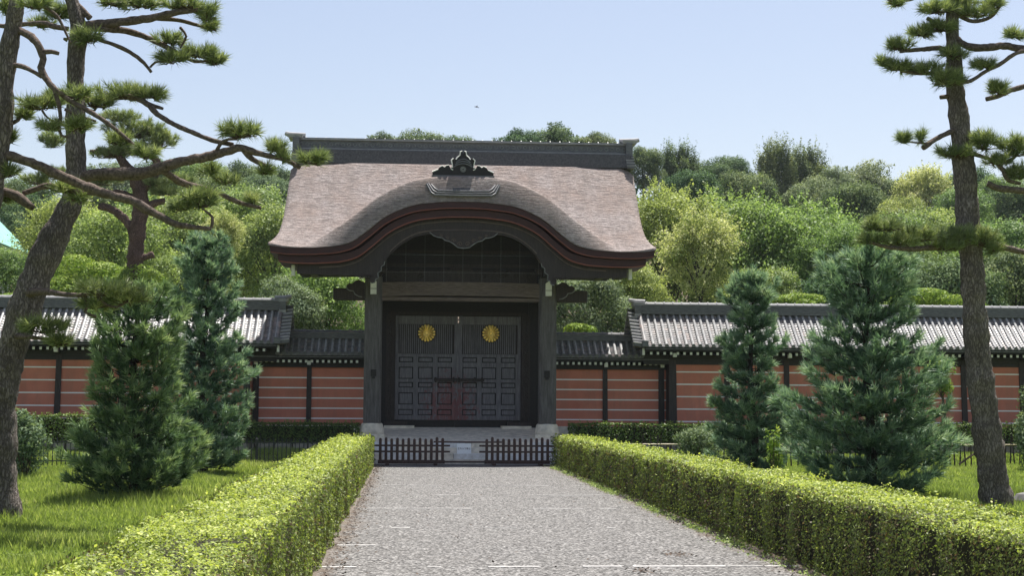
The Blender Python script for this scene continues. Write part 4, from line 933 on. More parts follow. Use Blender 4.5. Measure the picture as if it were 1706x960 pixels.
# ------------------------------------------------------------------ HEDGES
def smooth_noise(seed, n=10, f=(.4, 3)):
    rng = rnd(seed); fr = rng.uniform(*f, n); ph = rng.uniform(0, 6.28, n); am = rng.uniform(.3, 1, n); am /= am.sum()
    return lambda t: (np.sin(np.outer(t, fr)+ph)*am).sum(-1)
def hedge(name, x0, x1, y0, y1, h, label, mat, seed, lump=.06, lsize=.0235, dens=1.4, along='y', group='', colw=1.6, ztop_n=.045, zmin=0):
    """clipped hedge: leaf clusters over the faces of a lumpy box; real sizes"""
    rng = rnd(seed); s1, s2, s3 = smooth_noise(seed+1, 12, (1, 9)), smooth_noise(seed+2, 12, (1, 9)), smooth_noise(seed+3, 8, (.6, 3))
    root = empty(name, ((x0+x1)/2, (y0+y1)/2, 0), label, 'hedge', group)
    Ln = (y1-y0) if along == 'y' else (x1-x0); Wd = (x1-x0) if along == 'y' else (y1-y0)
    per = 2*h+Wd; allP = []; alls = []; allN = []; allv = []
    ns = 40
    gL = np.sort(rng.uniform(0, Ln, int(Ln/.32))); gR = np.sort(rng.uniform(0, Ln, int(Ln/.32)))
    def groove(a, g):
        j = np.clip(np.searchsorted(g, a), 1, len(g)-1); dd = np.minimum(np.abs(a-g[j]), np.abs(a-g[j-1])); return np.exp(-(dd/.07)**2)*(.5+.5*np.sin(g[j]*17))
    for si in range(ns):
        a0 = si/ns*Ln; a1 = (si+1)/ns*Ln; dist = (y0+(a0+a1)/2) if along == 'y' else y0
        s = lsize*(1+max(0, dist-8)/22); n = int((a1-a0)*per*dens/(s*s*.6))
        a = rng.uniform(a0, a1, n); q = rng.uniform(0, per, n); P = np.zeros((n, 3)); Nn = np.zeros((n, 3)); dep = rng.uniform(0, 1, n)**1.6
        lf = q < h; rt = q > h+Wd; tp = ~(lf | rt)
        z = np.where(lf, q, np.where(rt, q-h-Wd, h)); u = np.where(lf, 0, np.where(rt, Wd, q-h))
        gl = groove(a, gL); gr = groove(a, gR)
        sd = s1(a)*lump*1.4+s3(a+z*2)*lump-gl*.09; sr = s2(a)*lump*1.4+s3(a*1.3-z*2+9)*lump-gr*.09
        z = np.where(tp, h+ztop_n*(s3(a)*1.6+s1(a*.8+u*3)*1.3+s2(u*5+a)*1.0), z*(1+ztop_n*s3(a)))
        z = np.where(tp, z-.05*np.where(u < Wd/2, gl, gr)-.03*np.maximum(0, np.sin(a*5.3+3*s1(a)))**6, z); edge = np.clip(np.minimum(u, Wd-u)/.09, 0, 1); z = np.where(tp, z-.035*(1-edge)**2, z)
        u = np.where(lf, u-sd-.02, np.where(rt, u+sr+.02, u+(s1(a)*2*lump)*(u/Wd-.5)))
        u = np.where(lf, u+dep*.09, np.where(rt, u-dep*.09, u)); z = np.where(tp, z-dep*.07, z)
        nrm = np.zeros((n, 3)); nrm[lf, 0] = -1; nrm[rt, 0] = 1; nrm[tp, 2] = 1
        Nn = unit(nrm+rng.normal(size=(n, 3))*.55+np.array([0, 0, .35]))
        P[:, 0] = u; P[:, 1] = a; P[:, 2] = z
        allP.append(P); allN.append(Nn); alls.append(np.full(n, s)); v = np.where(tp, .62, .36)+rng.normal(0, .17, n)-dep*.18+.12*s3(a*2+z*3); allv.append(v)  # leaf tone carries painted light: top brighter, sides and deeper leaves darker
    # ends
    for q_ in range(len(allP)):
        A_ = allP[q_]; pt = s1(A_[:, 1]*.45+A_[:, 2]*3+A_[:, 0]*2)+s2(A_[:, 1]*.8-A_[:, 2]*4); allv[q_] = allv[q_]-.28*(pt > .42)*(rng.uniform(0, 1, len(A_)) < .75)
    for A_ in allP: A_[:, 2] = zmin+A_[:, 2]*(h-zmin)/h
    P = np.concatenate(allP); Nn = np.concatenate(allN); sz = np.concatenate(alls); vv = np.concatenate(allv)
    ne = int(Wd*h*dens/(lsize*lsize*1.4))
    for aa, sg_ in ((0, -1), (Ln, 1)):
        E_ = np.stack([rng.uniform(0, Wd, ne), np.full(ne, aa)+sg_*rng.uniform(-.08, .02, ne), rng.uniform(0, h, ne)], -1); P = np.concatenate([P, E_])
        Nn = np.concatenate([Nn, unit(np.array([0, sg_, .3])+rng.normal(size=(ne, 3))*.5)]); sz = np.concatenate([sz, np.full(ne, lsize*1.5)]); vv = np.concatenate([vv, rng.normal(.4, .17, ne)])
    # small upright shoots sticking out of the top
    m_ = int(Ln*9); ua = rng.uniform(0, Ln, m_); uu = rng.uniform(.03, Wd-.03, m_)
    for j in range(5):
        P = np.concatenate([P, np.stack([uu+rng.normal(0, .012, m_), ua+rng.normal(0, .012, m_), h+.01+j*.014+rng.uniform(-.01, .01, m_)], -1)]); Nn = np.concatenate([Nn, unit(rng.normal(size=(m_, 3)))]); sz = np.concatenate([sz, lsize*(1+np.maximum(0, (y0+ua if along == 'y' else y0+0*ua)-8)/26)]); vv = np.concatenate([vv, rng.normal(.75, .15, m_)])
    if along != 'y': P = P[:, [1, 0, 2]]; Nn = Nn[:, [1, 0, 2]]
    P = P+np.array([x0, y0, 0])-np.array(root.location)
    V = leaf_quads(P, Nn, sz, rng, .6)
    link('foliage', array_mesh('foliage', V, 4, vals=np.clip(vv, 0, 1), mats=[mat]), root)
    b = MB().mat('hedge_core'); b.box(x0+.2, x1-.2, y0+.2, y1-.2, zmin, h-.11); b.build('dark_core', root)  # one solid box; its near-black colour stands for shade among the inner twigs
    if zmin:
        rr = random.Random(seed); k = x0+.2
        while k < x1:
            b = MB().mat('twig'); b.tube([(k, y0+.3, .15), (k+rr.uniform(-.08, .08), y0+.3, zmin+.25)], .022, 5); b.build('stem', root); k += rr.uniform(.4, .7)
    return root
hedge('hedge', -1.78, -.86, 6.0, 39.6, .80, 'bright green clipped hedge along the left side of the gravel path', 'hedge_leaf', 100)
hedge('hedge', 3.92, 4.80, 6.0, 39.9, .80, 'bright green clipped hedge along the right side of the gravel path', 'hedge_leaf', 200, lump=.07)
hedge('low_hedge', -5.0, -1.35, 42.35, 43.0, 1.10, 'dark clipped hedge below the low wall left of the gate', 'dark_hedge_leaf', 300, along='x', zmin=.5, lump=.05, dens=1.2)
hedge('low_hedge', 4.7, 9.0, 42.35, 43.0, 1.12, 'dark clipped hedge below the low wall right of the gate', 'dark_hedge_leaf', 310, along='x', zmin=.5, lump=.06, dens=1.2)
hedge('low_hedge', -14, -5.4, 41.9, 42.6, 1.28, 'dark clipped hedge below the long wall at the left', 'dark_hedge_leaf', 320, along='x', zmin=.5, lump=.05, dens=1.1)
hedge('low_hedge', 9.2, 22, 42.35, 43.0, 1.16, 'dark clipped hedge below the long wall at the right', 'dark_hedge_leaf', 330, along='x', zmin=.5, lump=.06, dens=1.1)
# ------------------------------------------------------------------ SHRUBS
def shrub(x, y, r, h, n, size, mat, label, seed, name='shrub', spiky=0, stems=True, z0=0):
    rng = rnd(seed); root = empty(name, (x, y, z0), label, 'shrub')
    nb = 26; C_ = np.stack([rng.uniform(-1, 1, nb)*r*.6, rng.uniform(-1, 1, nb)*r*.6, rng.uniform(.15, .85, nb)*h], -1); k = rng.integers(0, nb, n)
    d = unit(rng.normal(size=(n, 3))+np.array([0, 0, .3])); P = C_[k]+d*rng.uniform(.5, 1.1, (n, 1))*np.array([r*.42, r*.42, h*.2]); P[:, 2] = np.clip(P[:, 2], .02, None)
    V = leaf_quads(P, unit(d+rng.normal(size=(n, 3))*.6), size, rng, .5)
    link('foliage', array_mesh('foliage', V, 4, vals=np.clip(rng.normal(.45, .2, n)+.15*d[:, 2], 0, 1), mats=[mat]), root)
    b = MB().mat('twig')
    for c in C_[:14]: b.tube([(x, y, z0), (x+c[0]*.7, y+c[1]*.7, z0+c[2]*.6), (x+c[0], y+c[1], z0+c[2])], [.014, .010, .005], 5)
    b.build('stems', root)
    return root
p = at(1163, 735, 36.5); shrub(p.x, 36.5, .75, 1.12, 9000, .06, 'grey_leaf', 'rounded grey-green shrub behind the right hedge beside the slim conifer', 1)
p = at(45, 700, 31); shrub(p.x, 31, .5, 1.5, 3200, .08, 'grey_leaf', 'leafy shrub with upright shoots right of the leaning pine trunk foot', 2)
p = at(1560, 600, 42); shrub(p.x, 41.6, .38, 1.2, 2600, .07, 'clipped_leaf', 'small bright green bush growing above the hedge right of the bushy conifer', 3, z0=1.9)
b = MB().mat('twig'); b.tube([(p.x, 41.6, 0), (p.x+.1, 41.6, 1.1), (p.x, 41.6, 2.2)], [.05, .045, .03], 7); o_ = b.build('trunk', bpy.data.objects['shrub.002'])
p = at(1715, 650, 37); shrub(p.x, 37, .55, 2.2, 5000, .09, 'grey_leaf', 'glossy-leaved shrub at the right edge before the wall', 4)
p = at(1297, 720, 26); shrub(p.x, 26.3, .16, 1.25, 420, .075, 'clipped_leaf', 'thin yellow-green sapling at the left foot of the bushy conifer', 5)
# ------------------------------------------------------------------ CONIFERS (young, bushy)
def conifer(x, y, h, R, label, seed, mat, n_wh=15, tuft_l=.15, gaps=(), dens=1.0, prof=None):
    rng = rnd(seed); root = empty('young_conifer', (x, y, 0), label, 'tree', 'young bushy conifers on the lawn')
    b = MB().mat('conifer_bark'); rr = random.Random(seed)
    b.tube([(x+.05*math.sin(z*2), y+.04*math.cos(z*1.7), z) for z in np.linspace(-.05, h*.97, 12)], list(np.linspace(.028*h**.8+.02, .012, 12)), 9)
    TP = []; TD = []; TS = []
    for wI in range(n_wh):
        t = (wI+.3)/n_wh; z0 = .12+t*(h*.93)
        if prof: rad = R*float(np.interp(t, prof[0], prof[1]))
        else: rad = R*(1-t)**.75
        nbr = rng.integers(6, 9)
        for k in range(nbr):
            az = 6.28*k/nbr+rng.uniform(-.35, .35)+wI*.7; ln = rad*rng.uniform(.72, 1.12); rise = rng.uniform(.22, .5)*ln*(.6+t)
            zz = z0+rng.uniform(-.14, .14)*h/n_wh
            e = np.array([math.cos(az), math.sin(az), 0]); pts = [np.array([x, y, zz])+e*ln*s+np.array([0, 0, 1])*(rise*s**1.8-.06*ln*math.sin(s*3.1)) for s in (0, .35, .7, 1)]
            b.tube([tuple(q) for q in pts], [.014+.008*(1-t), .011, .007, .004], 4)
            nt_ = max(4, int(ln/.125*dens))
            for j in range(nt_):
                s = (j+1)/nt_; pm_ = pts[0]*(1-s)+pts[3]*s; pm_[2] = zz+rise*s**1.8-.06*ln*math.sin(s*3.1)
                side = np.array([-e[1], e[0], 0]); wdt = ln*.30*(1-abs(s-.55))*1.2
                for q in range(3 if s > .45 else 1):
                    o = side*rng.uniform(-1, 1)*wdt+np.array([0, 0, rng.uniform(-.05, .12)]); TS.append(s); TP.append(pm_+o); TD.append(e*.8+o*1.2/max(wdt, .05)*.5+np.array([0, 0, rng.uniform(.3, 1.0)]))
            TS.append(1.1); TP.append(pts[3]); TD.append(e+np.array([0, 0, .8]))
    for k in range(int(26)):
        z = h*rng.uniform(.86, 1.0); TS.append(1); TP.append(np.array([x+rng.normal(0, .05), y+rng.normal(0, .05), z])); TD.append(np.array([rng.normal(0, .4), rng.normal(0, .4), 1]))
    TP = np.array(TP); TD = np.array(TD); nn = 26
    V = needles(TP, TD, nn, tuft_l, .019*(y/24)**.7, rng, .70)
    tv = rng.normal(.10, .13, len(TP))+.50*np.array(TS)**2.2; v = np.clip(np.repeat(tv, nn)+rng.normal(0, .14, len(TP)*nn), 0, 1)  # tips pale as new growth; inner tufts darkened to paint in crown shade
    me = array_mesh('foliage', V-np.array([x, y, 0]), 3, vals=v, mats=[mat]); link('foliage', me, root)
    b.build('trunk', root, smooth=True)
    print('conifer', len(TP)*nn)
pr1 = ([0, .15, .3, .43, .52, .65, .8, .92, 1], [1, 1, .88, .66, .60, .70, .66, .50, .32])
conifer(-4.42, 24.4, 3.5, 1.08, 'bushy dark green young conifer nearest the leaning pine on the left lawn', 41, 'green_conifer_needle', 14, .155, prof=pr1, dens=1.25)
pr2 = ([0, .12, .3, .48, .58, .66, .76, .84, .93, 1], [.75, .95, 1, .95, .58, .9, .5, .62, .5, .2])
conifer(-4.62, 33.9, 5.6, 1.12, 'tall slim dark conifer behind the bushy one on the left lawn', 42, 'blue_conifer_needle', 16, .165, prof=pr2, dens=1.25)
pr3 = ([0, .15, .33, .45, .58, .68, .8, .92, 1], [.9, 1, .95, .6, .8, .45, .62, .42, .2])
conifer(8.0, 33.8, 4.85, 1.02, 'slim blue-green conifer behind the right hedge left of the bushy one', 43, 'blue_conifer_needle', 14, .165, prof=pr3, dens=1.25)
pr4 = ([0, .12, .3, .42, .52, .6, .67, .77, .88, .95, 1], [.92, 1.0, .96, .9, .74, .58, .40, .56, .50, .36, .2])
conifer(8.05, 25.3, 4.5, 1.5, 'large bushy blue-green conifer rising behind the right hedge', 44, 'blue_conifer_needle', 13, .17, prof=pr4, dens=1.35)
# ------------------------------------------------------------------ BIG PINES
def densify(pts, step=.09, jit=0, seed=0):
    P = np.array([tuple(p) for p in pts[:]]); out = []; rr = rnd(seed)
    n = len(P)
    for i in range(n-1):
        a, b_, c, d = P[max(i-1, 0)], P[i], P[i+1], P[min(i+2, n-1)]; k = max(2, int(np.linalg.norm(c[:3]-b_[:3])/step))
        for j in range(k):
            t = j/k; q = .5*((2*b_)+(-a+c)*t+(2*a-5*b_+4*c-d)*t*t+(-a+3*b_-3*c+d)*t**3)
            out.append(q)
    out.append(P[-1]); return np.array(out)
class Pine:
    def __init__(s, name, loc, label, Y, bark_, nmat, seed, group=None):
        s.Y = Y; s.bark = bark_; s.nm = nmat; s.seed = seed; s.rng = rnd(seed); s.k = Y/F
        s.root = empty(name, loc, label, 'tree', group)
    def limb(s, pts, name='branch', sides=12, wob=.10):
        """pts: (px, py, radius px, depth offset m) surveyed from the tree's own depth"""
        W = []
        for q in pts:
            px, py, r = q[:3]; dy = q[3] if len(q) > 3 else 0; w_ = at(px, py, s.Y+dy); W.append((w_.x, w_.y, w_.z, r*s.k))
        D = densify(W, .07 if name == 'trunk' else .05); r = D[:, 3]; n = len(D)
        s.seed += 1; rg_ = rnd(s.seed)
        if name != 'trunk': D[1:-1, :3] += rg_.normal(size=(n-2, 3))*r[1:-1, None]*.05
        b = MB().mat(s.bark if (name == 'trunk' or s.bark != 'black_pine_bark') else 'branch_bark'); b.tube([tuple(q[:3]) for q in D], list(r*(1+.09*np.sin(np.arange(n)*.9+s.seed)*np.sin(np.arange(n)*.37))), sides, wob*(.8 if name == 'trunk' else .5), s.seed)
        o = b.build(name, s.root, smooth=True); return o
    def pads(s, L_, needle=.15, nn=34, width=.0115, dens=1.0, anchor=None):
        for (px, py, rx, ry, *rest) in L_:
            dy = rest[0] if rest else 0; c = np.array(at(px, py, s.Y+dy)); a = rx*s.k; h = max(ry*s.k, .06); rng = s.rng
            n = int(max(10, 330*a*h*1.9*dens+8)); u = unit(rng.normal(size=(n, 3)))*(rng.uniform(0, 1, (n, 1))**.4)
            core = np.maximum(np.array([a, min(a*.75, .6), h])-needle*.55, .03)
            P = c+u*core; P[:, 2] += .02*rng.normal(size=n)
            D = u*np.array([.9, .9, .5])+np.array([0, 0, .75])+rng.normal(size=(n, 3))*.22
            V = needles(P, D, nn, needle, width, rng, .88)
            tv = rng.normal(.5, .16, n); v = np.clip(np.repeat(tv, nn)+rng.normal(0, .15, n*nn)+.10*np.repeat(u[:, 2], nn), 0, 1)
            me = array_mesh('foliage', V-np.array(s.root.location), 3, vals=v, mats=[s.nm]); link('foliage', me, s.root)
            b = MB().mat('twig'); base = c-np.array([0, 0, core[2]*1.05]); 
            for q in range(0, n, 2):
                mid = base*.45+P[q]*.55+np.array([0, 0, -.03]); b.tube([tuple(base), tuple(mid), tuple(P[q])], [.010, .007, .004], 4)
            b.tube([tuple(base-np.array([core[0]*.8, 0, -.02])), tuple(base), tuple(base+np.array([core[0]*.8, 0, .02]))], [.006, .012, .006], 5)
            b.build('twigs', s.root)
A = Pine('leaning_pine', (-5.42, 20.4, 0), 'tall black pine with leaning trunk bent at mid height on the left lawn', 20.4, 'black_pine_bark', 'black_pine_needle', 500, 'tall black pines')
A.limb([(10, 878, 26), (4, 800, 23), (3, 740, 23), (3, 675, 24), (12, 612, 23.5), (30, 550, 24), (51, 487, 25), (76, 425, 24), (104, 367, 20), (121, 330, 17), (127, 290, 16.5), (126, 250, 16.5), (126, 167, 14.5), (126, 104, 13.5), (131, 50, 14), (124, 15, 11), (112, -25, 9), (105, -70, 7)], 'trunk', 28)
A.limb([(128, 300, 9), (160, 291, 10.5, -.1), (230, 289, 10.5, -.25), (262, 282, 9.5, -.3), (290, 272, 8.5, -.35), (345, 261, 7.5, -.4), (385, 250, 7, -.45), (402, 247, 6.5, -.5), (440, 258, 4.5, -.5), (475, 266, 4, -.5), (500, 280, 3.2, -.5)])
A.limb([(405, 248, 5, -.5), (420, 265, 4.5, -.45), (440, 275, 4, -.4), (454, 286, 3.2, -.4)])
A.limb([(272, 284, 6, -.3), (300, 303, 6, 0), (325, 311, 5.5, .1), (352, 317, 4.5, .2), (395, 336, 3.8, .3), (435, 347, 3, .4)])
A.limb([(150, 167, 5, .3), (200, 160, 5, .3), (238, 168, 5, .2), (262, 190, 4.5, 0), (290, 207, 4.2, -.1), (320, 220, 4, -.2), (352, 233, 4, -.3), (388, 241, 3.6, -.4)])
A.limb([(240, 170, 4, .2), (258, 177, 3.5, .2), (272, 181, 2.2, .2)])
A.limb([(132, 45, 7), (165, 40, 8), (205, 36, 7, -.1), (250, 30, 6.5, -.2), (285, 22, 5.5, -.3), (330, 15, 4, -.3)])
A.limb([(140, 28, 6), (120, 0, 6), (150, 30, 5)])
A.limb([(258, 29, 4.5, -.2), (300, 34, 3.5, -.1), (335, 43, 3, 0), (360, 50, 2.2, 0)])
A.limb([(140, 44, 7), (175, 47, 6.5), (210, 51, 5.5, .1), (245, 62, 5, .2), (275, 77, 4.5, .2), (300, 90, 4, .2), (325, 102, 3, .2), (350, 100, 2, .2)])
A.limb([(165, 66, 3.2), (195, 76, 3.5), (222, 90, 3.3, .1), (240, 105, 3.1, .1), (252, 120, 2.6, .1)])
A.limb([(250, 112, 2, .1), (258, 104, 2, .1), (270, 102, 1.6, .1), (290, 106, 1.2, .1)])
A.limb([(114, 48, 4), (90, 44, 4.5), (72, 38, 4), (40, 40, 4, .2), (10, 43, 4, .4), (-20, 40, 4, .5)])
A.limb([(112, 66, 4), (106, 64, 2)])
A.limb([(40, 492, 9), (52, 488, 7, -.2), (75, 486, 5.5, -.5), (100, 490, 4.5, -.8), (130, 492, 3.5, -1.0), (165, 490, 3, -1.1)])
A.limb([(135, 492, 3, -1), (148, 505, 2.8, -1), (142, 520, 2.4, -1), (160, 528, 2, -1)]); A.limb([(160, 492, 2.5, -1.1), (178, 508, 2.2, -1.1), (195, 512, 1.8, -1.1), (215, 500, 1.3, -1.1)])
A.limb([(20, 560, 5), (50, 562, 3.5, -.5), (85, 566, 2.4, -.7)])
A.limb([(300, 45, 2.5), (310, 60, 2), (300, 80, 1.4)])
A.limb([(355, 262, 3, -.4), (372, 235, 2.6, -.5), (396, 232, 2, -.5)])
A.pads([(400, 219, 44, 19, -.5), (458, 247, 26, 14, -.5), (522, 266, 33, 16, -.5), (440, 285, 22, 9, -.4), (283, 68, 38, 12, .2), (330, 88, 42, 15, .2), (358, 102, 28, 13, .2), (285, 97, 36, 13, .1),
        (345, 22, 26, 20, -.2), (305, 8, 45, 13, -.3), (235, 6, 45, 14, -.1), (185, 2, 40, 10), (145, 62, 30, 17, -.2), (350, 44, 18, 12), (95, 20, 30, 18, .2), (70, 40, 28, 10, .3),
        (180, 484, 60, 17, -1.1), (215, 498, 46, 15, -1.1), (165, 508, 40, 12, -1.0), (72, 545, 48, 18, -.7), (100, 570, 30, 10, -.7), (215, 155, 62, 19, .3), (255, 158, 30, 12, .2), (160, 172, 40, 16, .2),
        (375, 300, 30, 8, .3), (420, 335, 18, 6, .4), (470, 262, 18, 8, -.5), (350, 283, 22, 8, -.2)])
B = Pine('leaning_pine', (-6.0, 18.4, 0), 'black pine standing half out of view at the upper left edge', 18.4, 'black_pine_bark', 'black_pine_needle', 600, 'tall black pines')
B.limb([(-70, 960, 30), (-62, 800, 26), (-48, 600, 24), (-34, 450, 23), (-20, 340, 20), (-8, 285, 17), (2, 235, 15), (6, 190, 15), (8, 150, 14.5), (13, 94, 14), (21, 47, 13.5), (29, 0, 13), (40, -60, 11)], 'trunk', 26)
B.limb([(-12, 262, 9), (15, 260, 8), (60, 274, 8), (95, 290, 8), (130, 305, 8), (160, 317, 8, -.2), (190, 327, 7.5, -.3), (222, 335, 7, -.4), (245, 350, 7.5, -.4), (262, 357, 6, -.4), (285, 370, 6, -.5), (310, 377, 4.5, -.5), (352, 381, 3.2, -.5)])
B.limb([(352, 380, 2.6, -.5), (354, 362, 2.2, -.5), (340, 350, 1.8, -.5), (330, 342, 1.3, -.5)])
B.limb([(-20, 312, 8, .2), (0, 318, 8, .2), (25, 325, 8.5, .2), (40, 336, 8, .2), (56, 347, 5, .2)])
B.limb([(38, 322, 4, .3), (60, 315, 5, .3), (82, 309, 5.5, .3), (105, 315, 4.5, .3), (130, 320, 4, .3), (156, 324, 3, .3)])
B.limb([(28, 50, 7), (48, 58, 6.5, -.1), (62, 72, 6, -.2), (68, 85, 6, -.2), (72, 98, 6, -.2), (68, 112, 6, -.2), (76, 130, 5.5, -.2), (92, 148, 4.5, -.3), (115, 166, 4.2, -.3), (150, 186, 4, -.4), (190, 213, 3.4, -.4), (232, 250, 2.6, -.4)])
B.limb([(72, 86, 4.5, -.2), (86, 86, 4, -.2), (98, 89, 3, -.2)])
B.limb([(18, 108, 4.5), (35, 110, 4, -.1), (52, 117, 3.6, -.2), (70, 128, 3.4, -.2)])
B.limb([(90, 148, 3.6, -.3), (97, 170, 3.4, -.3), (101, 195, 3.2, -.3), (98, 212, 2.8, -.3), (103, 226, 2.4, -.3), (113, 227, 2, -.3)])
B.limb([(108, 182, 2.6, -.3), (130, 192, 2.4, -.3), (160, 202, 2, -.3)])
B.limb([(16, 206, 4, .1), (30, 200, 3.2, .1), (40, 188, 2.4, .1), (60, 180, 2, .1)])
B.limb([(70, 183, 2, -.2), (78, 195, 1.8, -.2), (95, 205, 1.6, -.2)])
B.limb([(60, 0, 3, -.3), (75, 12, 2.8, -.3), (95, 26, 2.6, -.3), (110, 55, 2, -.3), (118, 72, 1.6, -.3)])
B.pads([(70, 172, 50, 18, -.1), (40, 192, 20, 12, .1), (130, 158, 34, 15, -.3), (130, 208, 36, 15, -.3), (85, 210, 28, 12, -.3), (95, 165, 40, 14, .2), (330, 335, 40, 19, -.5), (300, 345, 26, 12, -.5), (345, 322, 26, 10, -.5), (14, 288, 24, 16, 0), (5, 330, 30, 12, .3),
        (60, 8, 36, 14, -.3), (10, 12, 16, 16, .3), (115, 315, 40, 12, .3), (130, 330, 30, 9, .3), (20, 230, 12, 8, .1), (240, 255, 30, 15, -.4), (200, 235, 34, 12, -.2)], needle=.135)
D = Pine('straight_pine', (9.40, 23.0, 0), 'tall black pine with straight scaly trunk behind the right hedge', 23.0, 'black_pine_bark', 'black_pine_needle', 700, 'tall black pines')
D.limb([(1664, 860, 27), (1655, 800, 25), (1645, 720, 23.5), (1630, 600, 21.5), (1624, 520, 20), (1619, 440, 19.5), (1613, 380, 19.5), (1609, 310, 19), (1602, 240, 17), (1597, 190, 16), (1591, 145, 15), (1589, 90, 12.5), (1586, 40, 11), (1590, -10, 9.5), (1592, -60, 8)], 'trunk', 28)
D.limb([(1598, 214, 5), (1580, 221, 4.5, -.1), (1560, 231, 4.5, -.2), (1538, 246, 4.6, -.3)]); D.limb([(1548, 239, 2, -.3), (1530, 238, 1.6, -.3), (1512, 236, 1.2, -.3)])
D.limb([(1588, 60, 6), (1600, 70, 6, -.1), (1615, 78, 7, -.2), (1640, 79, 6.5, -.2), (1675, 76, 6.5, -.2), (1700, 81, 6.5, -.2), (1740, 86, 6, -.2)])
D.limb([(1712, 83, 4.5, -.3), (1690, 90, 3.5, -.4), (1665, 107, 3.5, -.4), (1640, 120, 3.2, -.4), (1618, 134, 3.2, -.4), (1600, 137, 3, -.4), (1580, 137, 2, -.4)])
D.limb([(1643, 165, 4, -.2), (1662, 160, 4.5, -.2), (1685, 150, 4.5, -.2), (1730, 138, 5, -.2)])
D.limb([(1645, 306, 5.5, -.2), (1665, 314, 5.5, -.2), (1690, 316, 5.8, -.2), (1730, 322, 6, -.2)])
D.limb([(1660, 270, 4, -.2), (1672, 285, 4, -.2), (1680, 300, 3.5, -.2), (1700, 306, 3, -.2)]); D.limb([(1605, 250, 4), (1640, 262, 3.5, -.1), (1672, 270, 3.5, -.2), (1690, 262, 2.5, -.2), (1700, 245, 2, -.2)])
D.limb([(1612, 408, 7), (1590, 412, 6.5, -.2), (1560, 412, 5, -.4), (1520, 415, 4, -.6), (1480, 412, 3.5, -.7), (1445, 402, 2.5, -.7)])
D.limb([(1620, 408, 5), (1645, 408, 5, -.1), (1675, 413, 5, -.2), (1700, 419, 5, -.2), (1735, 426, 4.6, -.2)])
D.limb([(1590, 85, 5), (1565, 80, 4.5, -.1), (1535, 82, 4, -.2), (1500, 85, 3, -.3)]); D.limb([(1592, 128, 5), (1565, 122, 4, -.2), (1530, 122, 3, -.3), (1500, 118, 2, -.3)])
D.limb([(1594, 158, 4.5), (1576, 161, 4, 0), (1566, 162, 3.2, 0)]); D.limb([(1586, 35, 5), (1565, 40, 4.5, -.1), (1545, 30, 3.5, -.2)]); D.limb([(1589, 20, 4), (1620, 35, 3.5, -.1), (1650, 28, 3, -.1), (1665, 12, 2, -.1)])
D.limb([(1470, -10, 3, -.4), (1490, 2, 3.5, -.3), (1510, 0, 3, -.2), (1545, -10, 3)])
D.pads([(1497, 76, 34, 14, -.3), (1500, 112, 35, 13, -.3), (1470, 105, 14, 8, -.3), (1545, 116, 40, 15, -.3), (1578, 132, 42, 18, -.4), (1560, 14, 40, 16, -.2), (1535, 55, 34, 12, -.2), (1622, 22, 44, 13, -.1), (1655, 8, 25, 14, -.1), (1568, 45, 40, 15, -.2), (1600, 5, 40, 14), (1590, 90, 30, 13, -.3),
        (1640, 108, 30, 12, -.4), (1660, 148, 28, 15, -.3), (1690, 58, 26, 11, -.2), (1590, 256, 46, 13, -.2), (1640, 236, 32, 22, -.2), (1690, 245, 38, 24, -.2), (1660, 268, 34, 14, -.2), (1695, 288, 30, 18, -.2), (1505, 232, 19, 11, -.3), (1535, 229, 15, 7, -.3),
        (1475, 378, 46, 14, -.7), (1455, 400, 34, 12, -.7), (1530, 392, 52, 17, -.5), (1500, 405, 40, 10, -.6), (1585, 392, 44, 20, -.3), (1635, 396, 40, 22, -.2), (1655, 415, 26, 12, -.2), (1570, 412, 40, 10, -.4), (1495, 5, 26, 5, -.3), (1450, 375, 14, 16, -.7)])
Cc = Pine('red_pine', tuple((at(228, 600, 50).x, 50, 0)), 'red-barked pine rising behind the left wall', 50, 'red_pine_bark', 'black_pine_needle', 800)
Cc.limb([(228, 745, 17), (226, 600, 15), (225, 480, 14), (226, 430, 13), (229, 385, 13), (235, 345, 13), (232, 315, 12), (222, 290, 10), (205, 272, 7), (196, 255, 6)], 'trunk', 18)
Cc.limb([(226, 395, 8), (210, 368, 7), (188, 350, 6.5), (165, 343, 6)]); Cc.limb([(232, 375, 7), (240, 350, 7), (260, 338, 6), (275, 335, 5)]); Cc.limb([(235, 318, 7), (255, 300, 6), (262, 270, 6), (240, 255, 5.5), (215, 250, 5), (190, 252, 4), (160, 250, 3)])
Cc.limb([(222, 290, 6), (200, 262, 5), (175, 255, 4), (150, 252, 3)]); Cc.limb([(236, 430, 6), (256, 424, 5.5)]); Cc.limb([(230, 335, 5), (200, 320, 4), (150, 322, 3), (100, 300, 2)])
Cc.pads([(225, 215, 60, 20), (265, 232, 38, 20), (225, 248, 50, 15), (88, 233, 26, 18), (185, 255, 45, 13), (95, 290, 34, 14), (250, 305, 34, 12), (275, 320, 30, 10), (165, 300, 40, 14), (200, 195, 40, 12), (130, 310, 40, 12), (300, 300, 30, 12), (60, 300, 30, 12)], needle=.20, nn=30, width=.018, dens=.55)
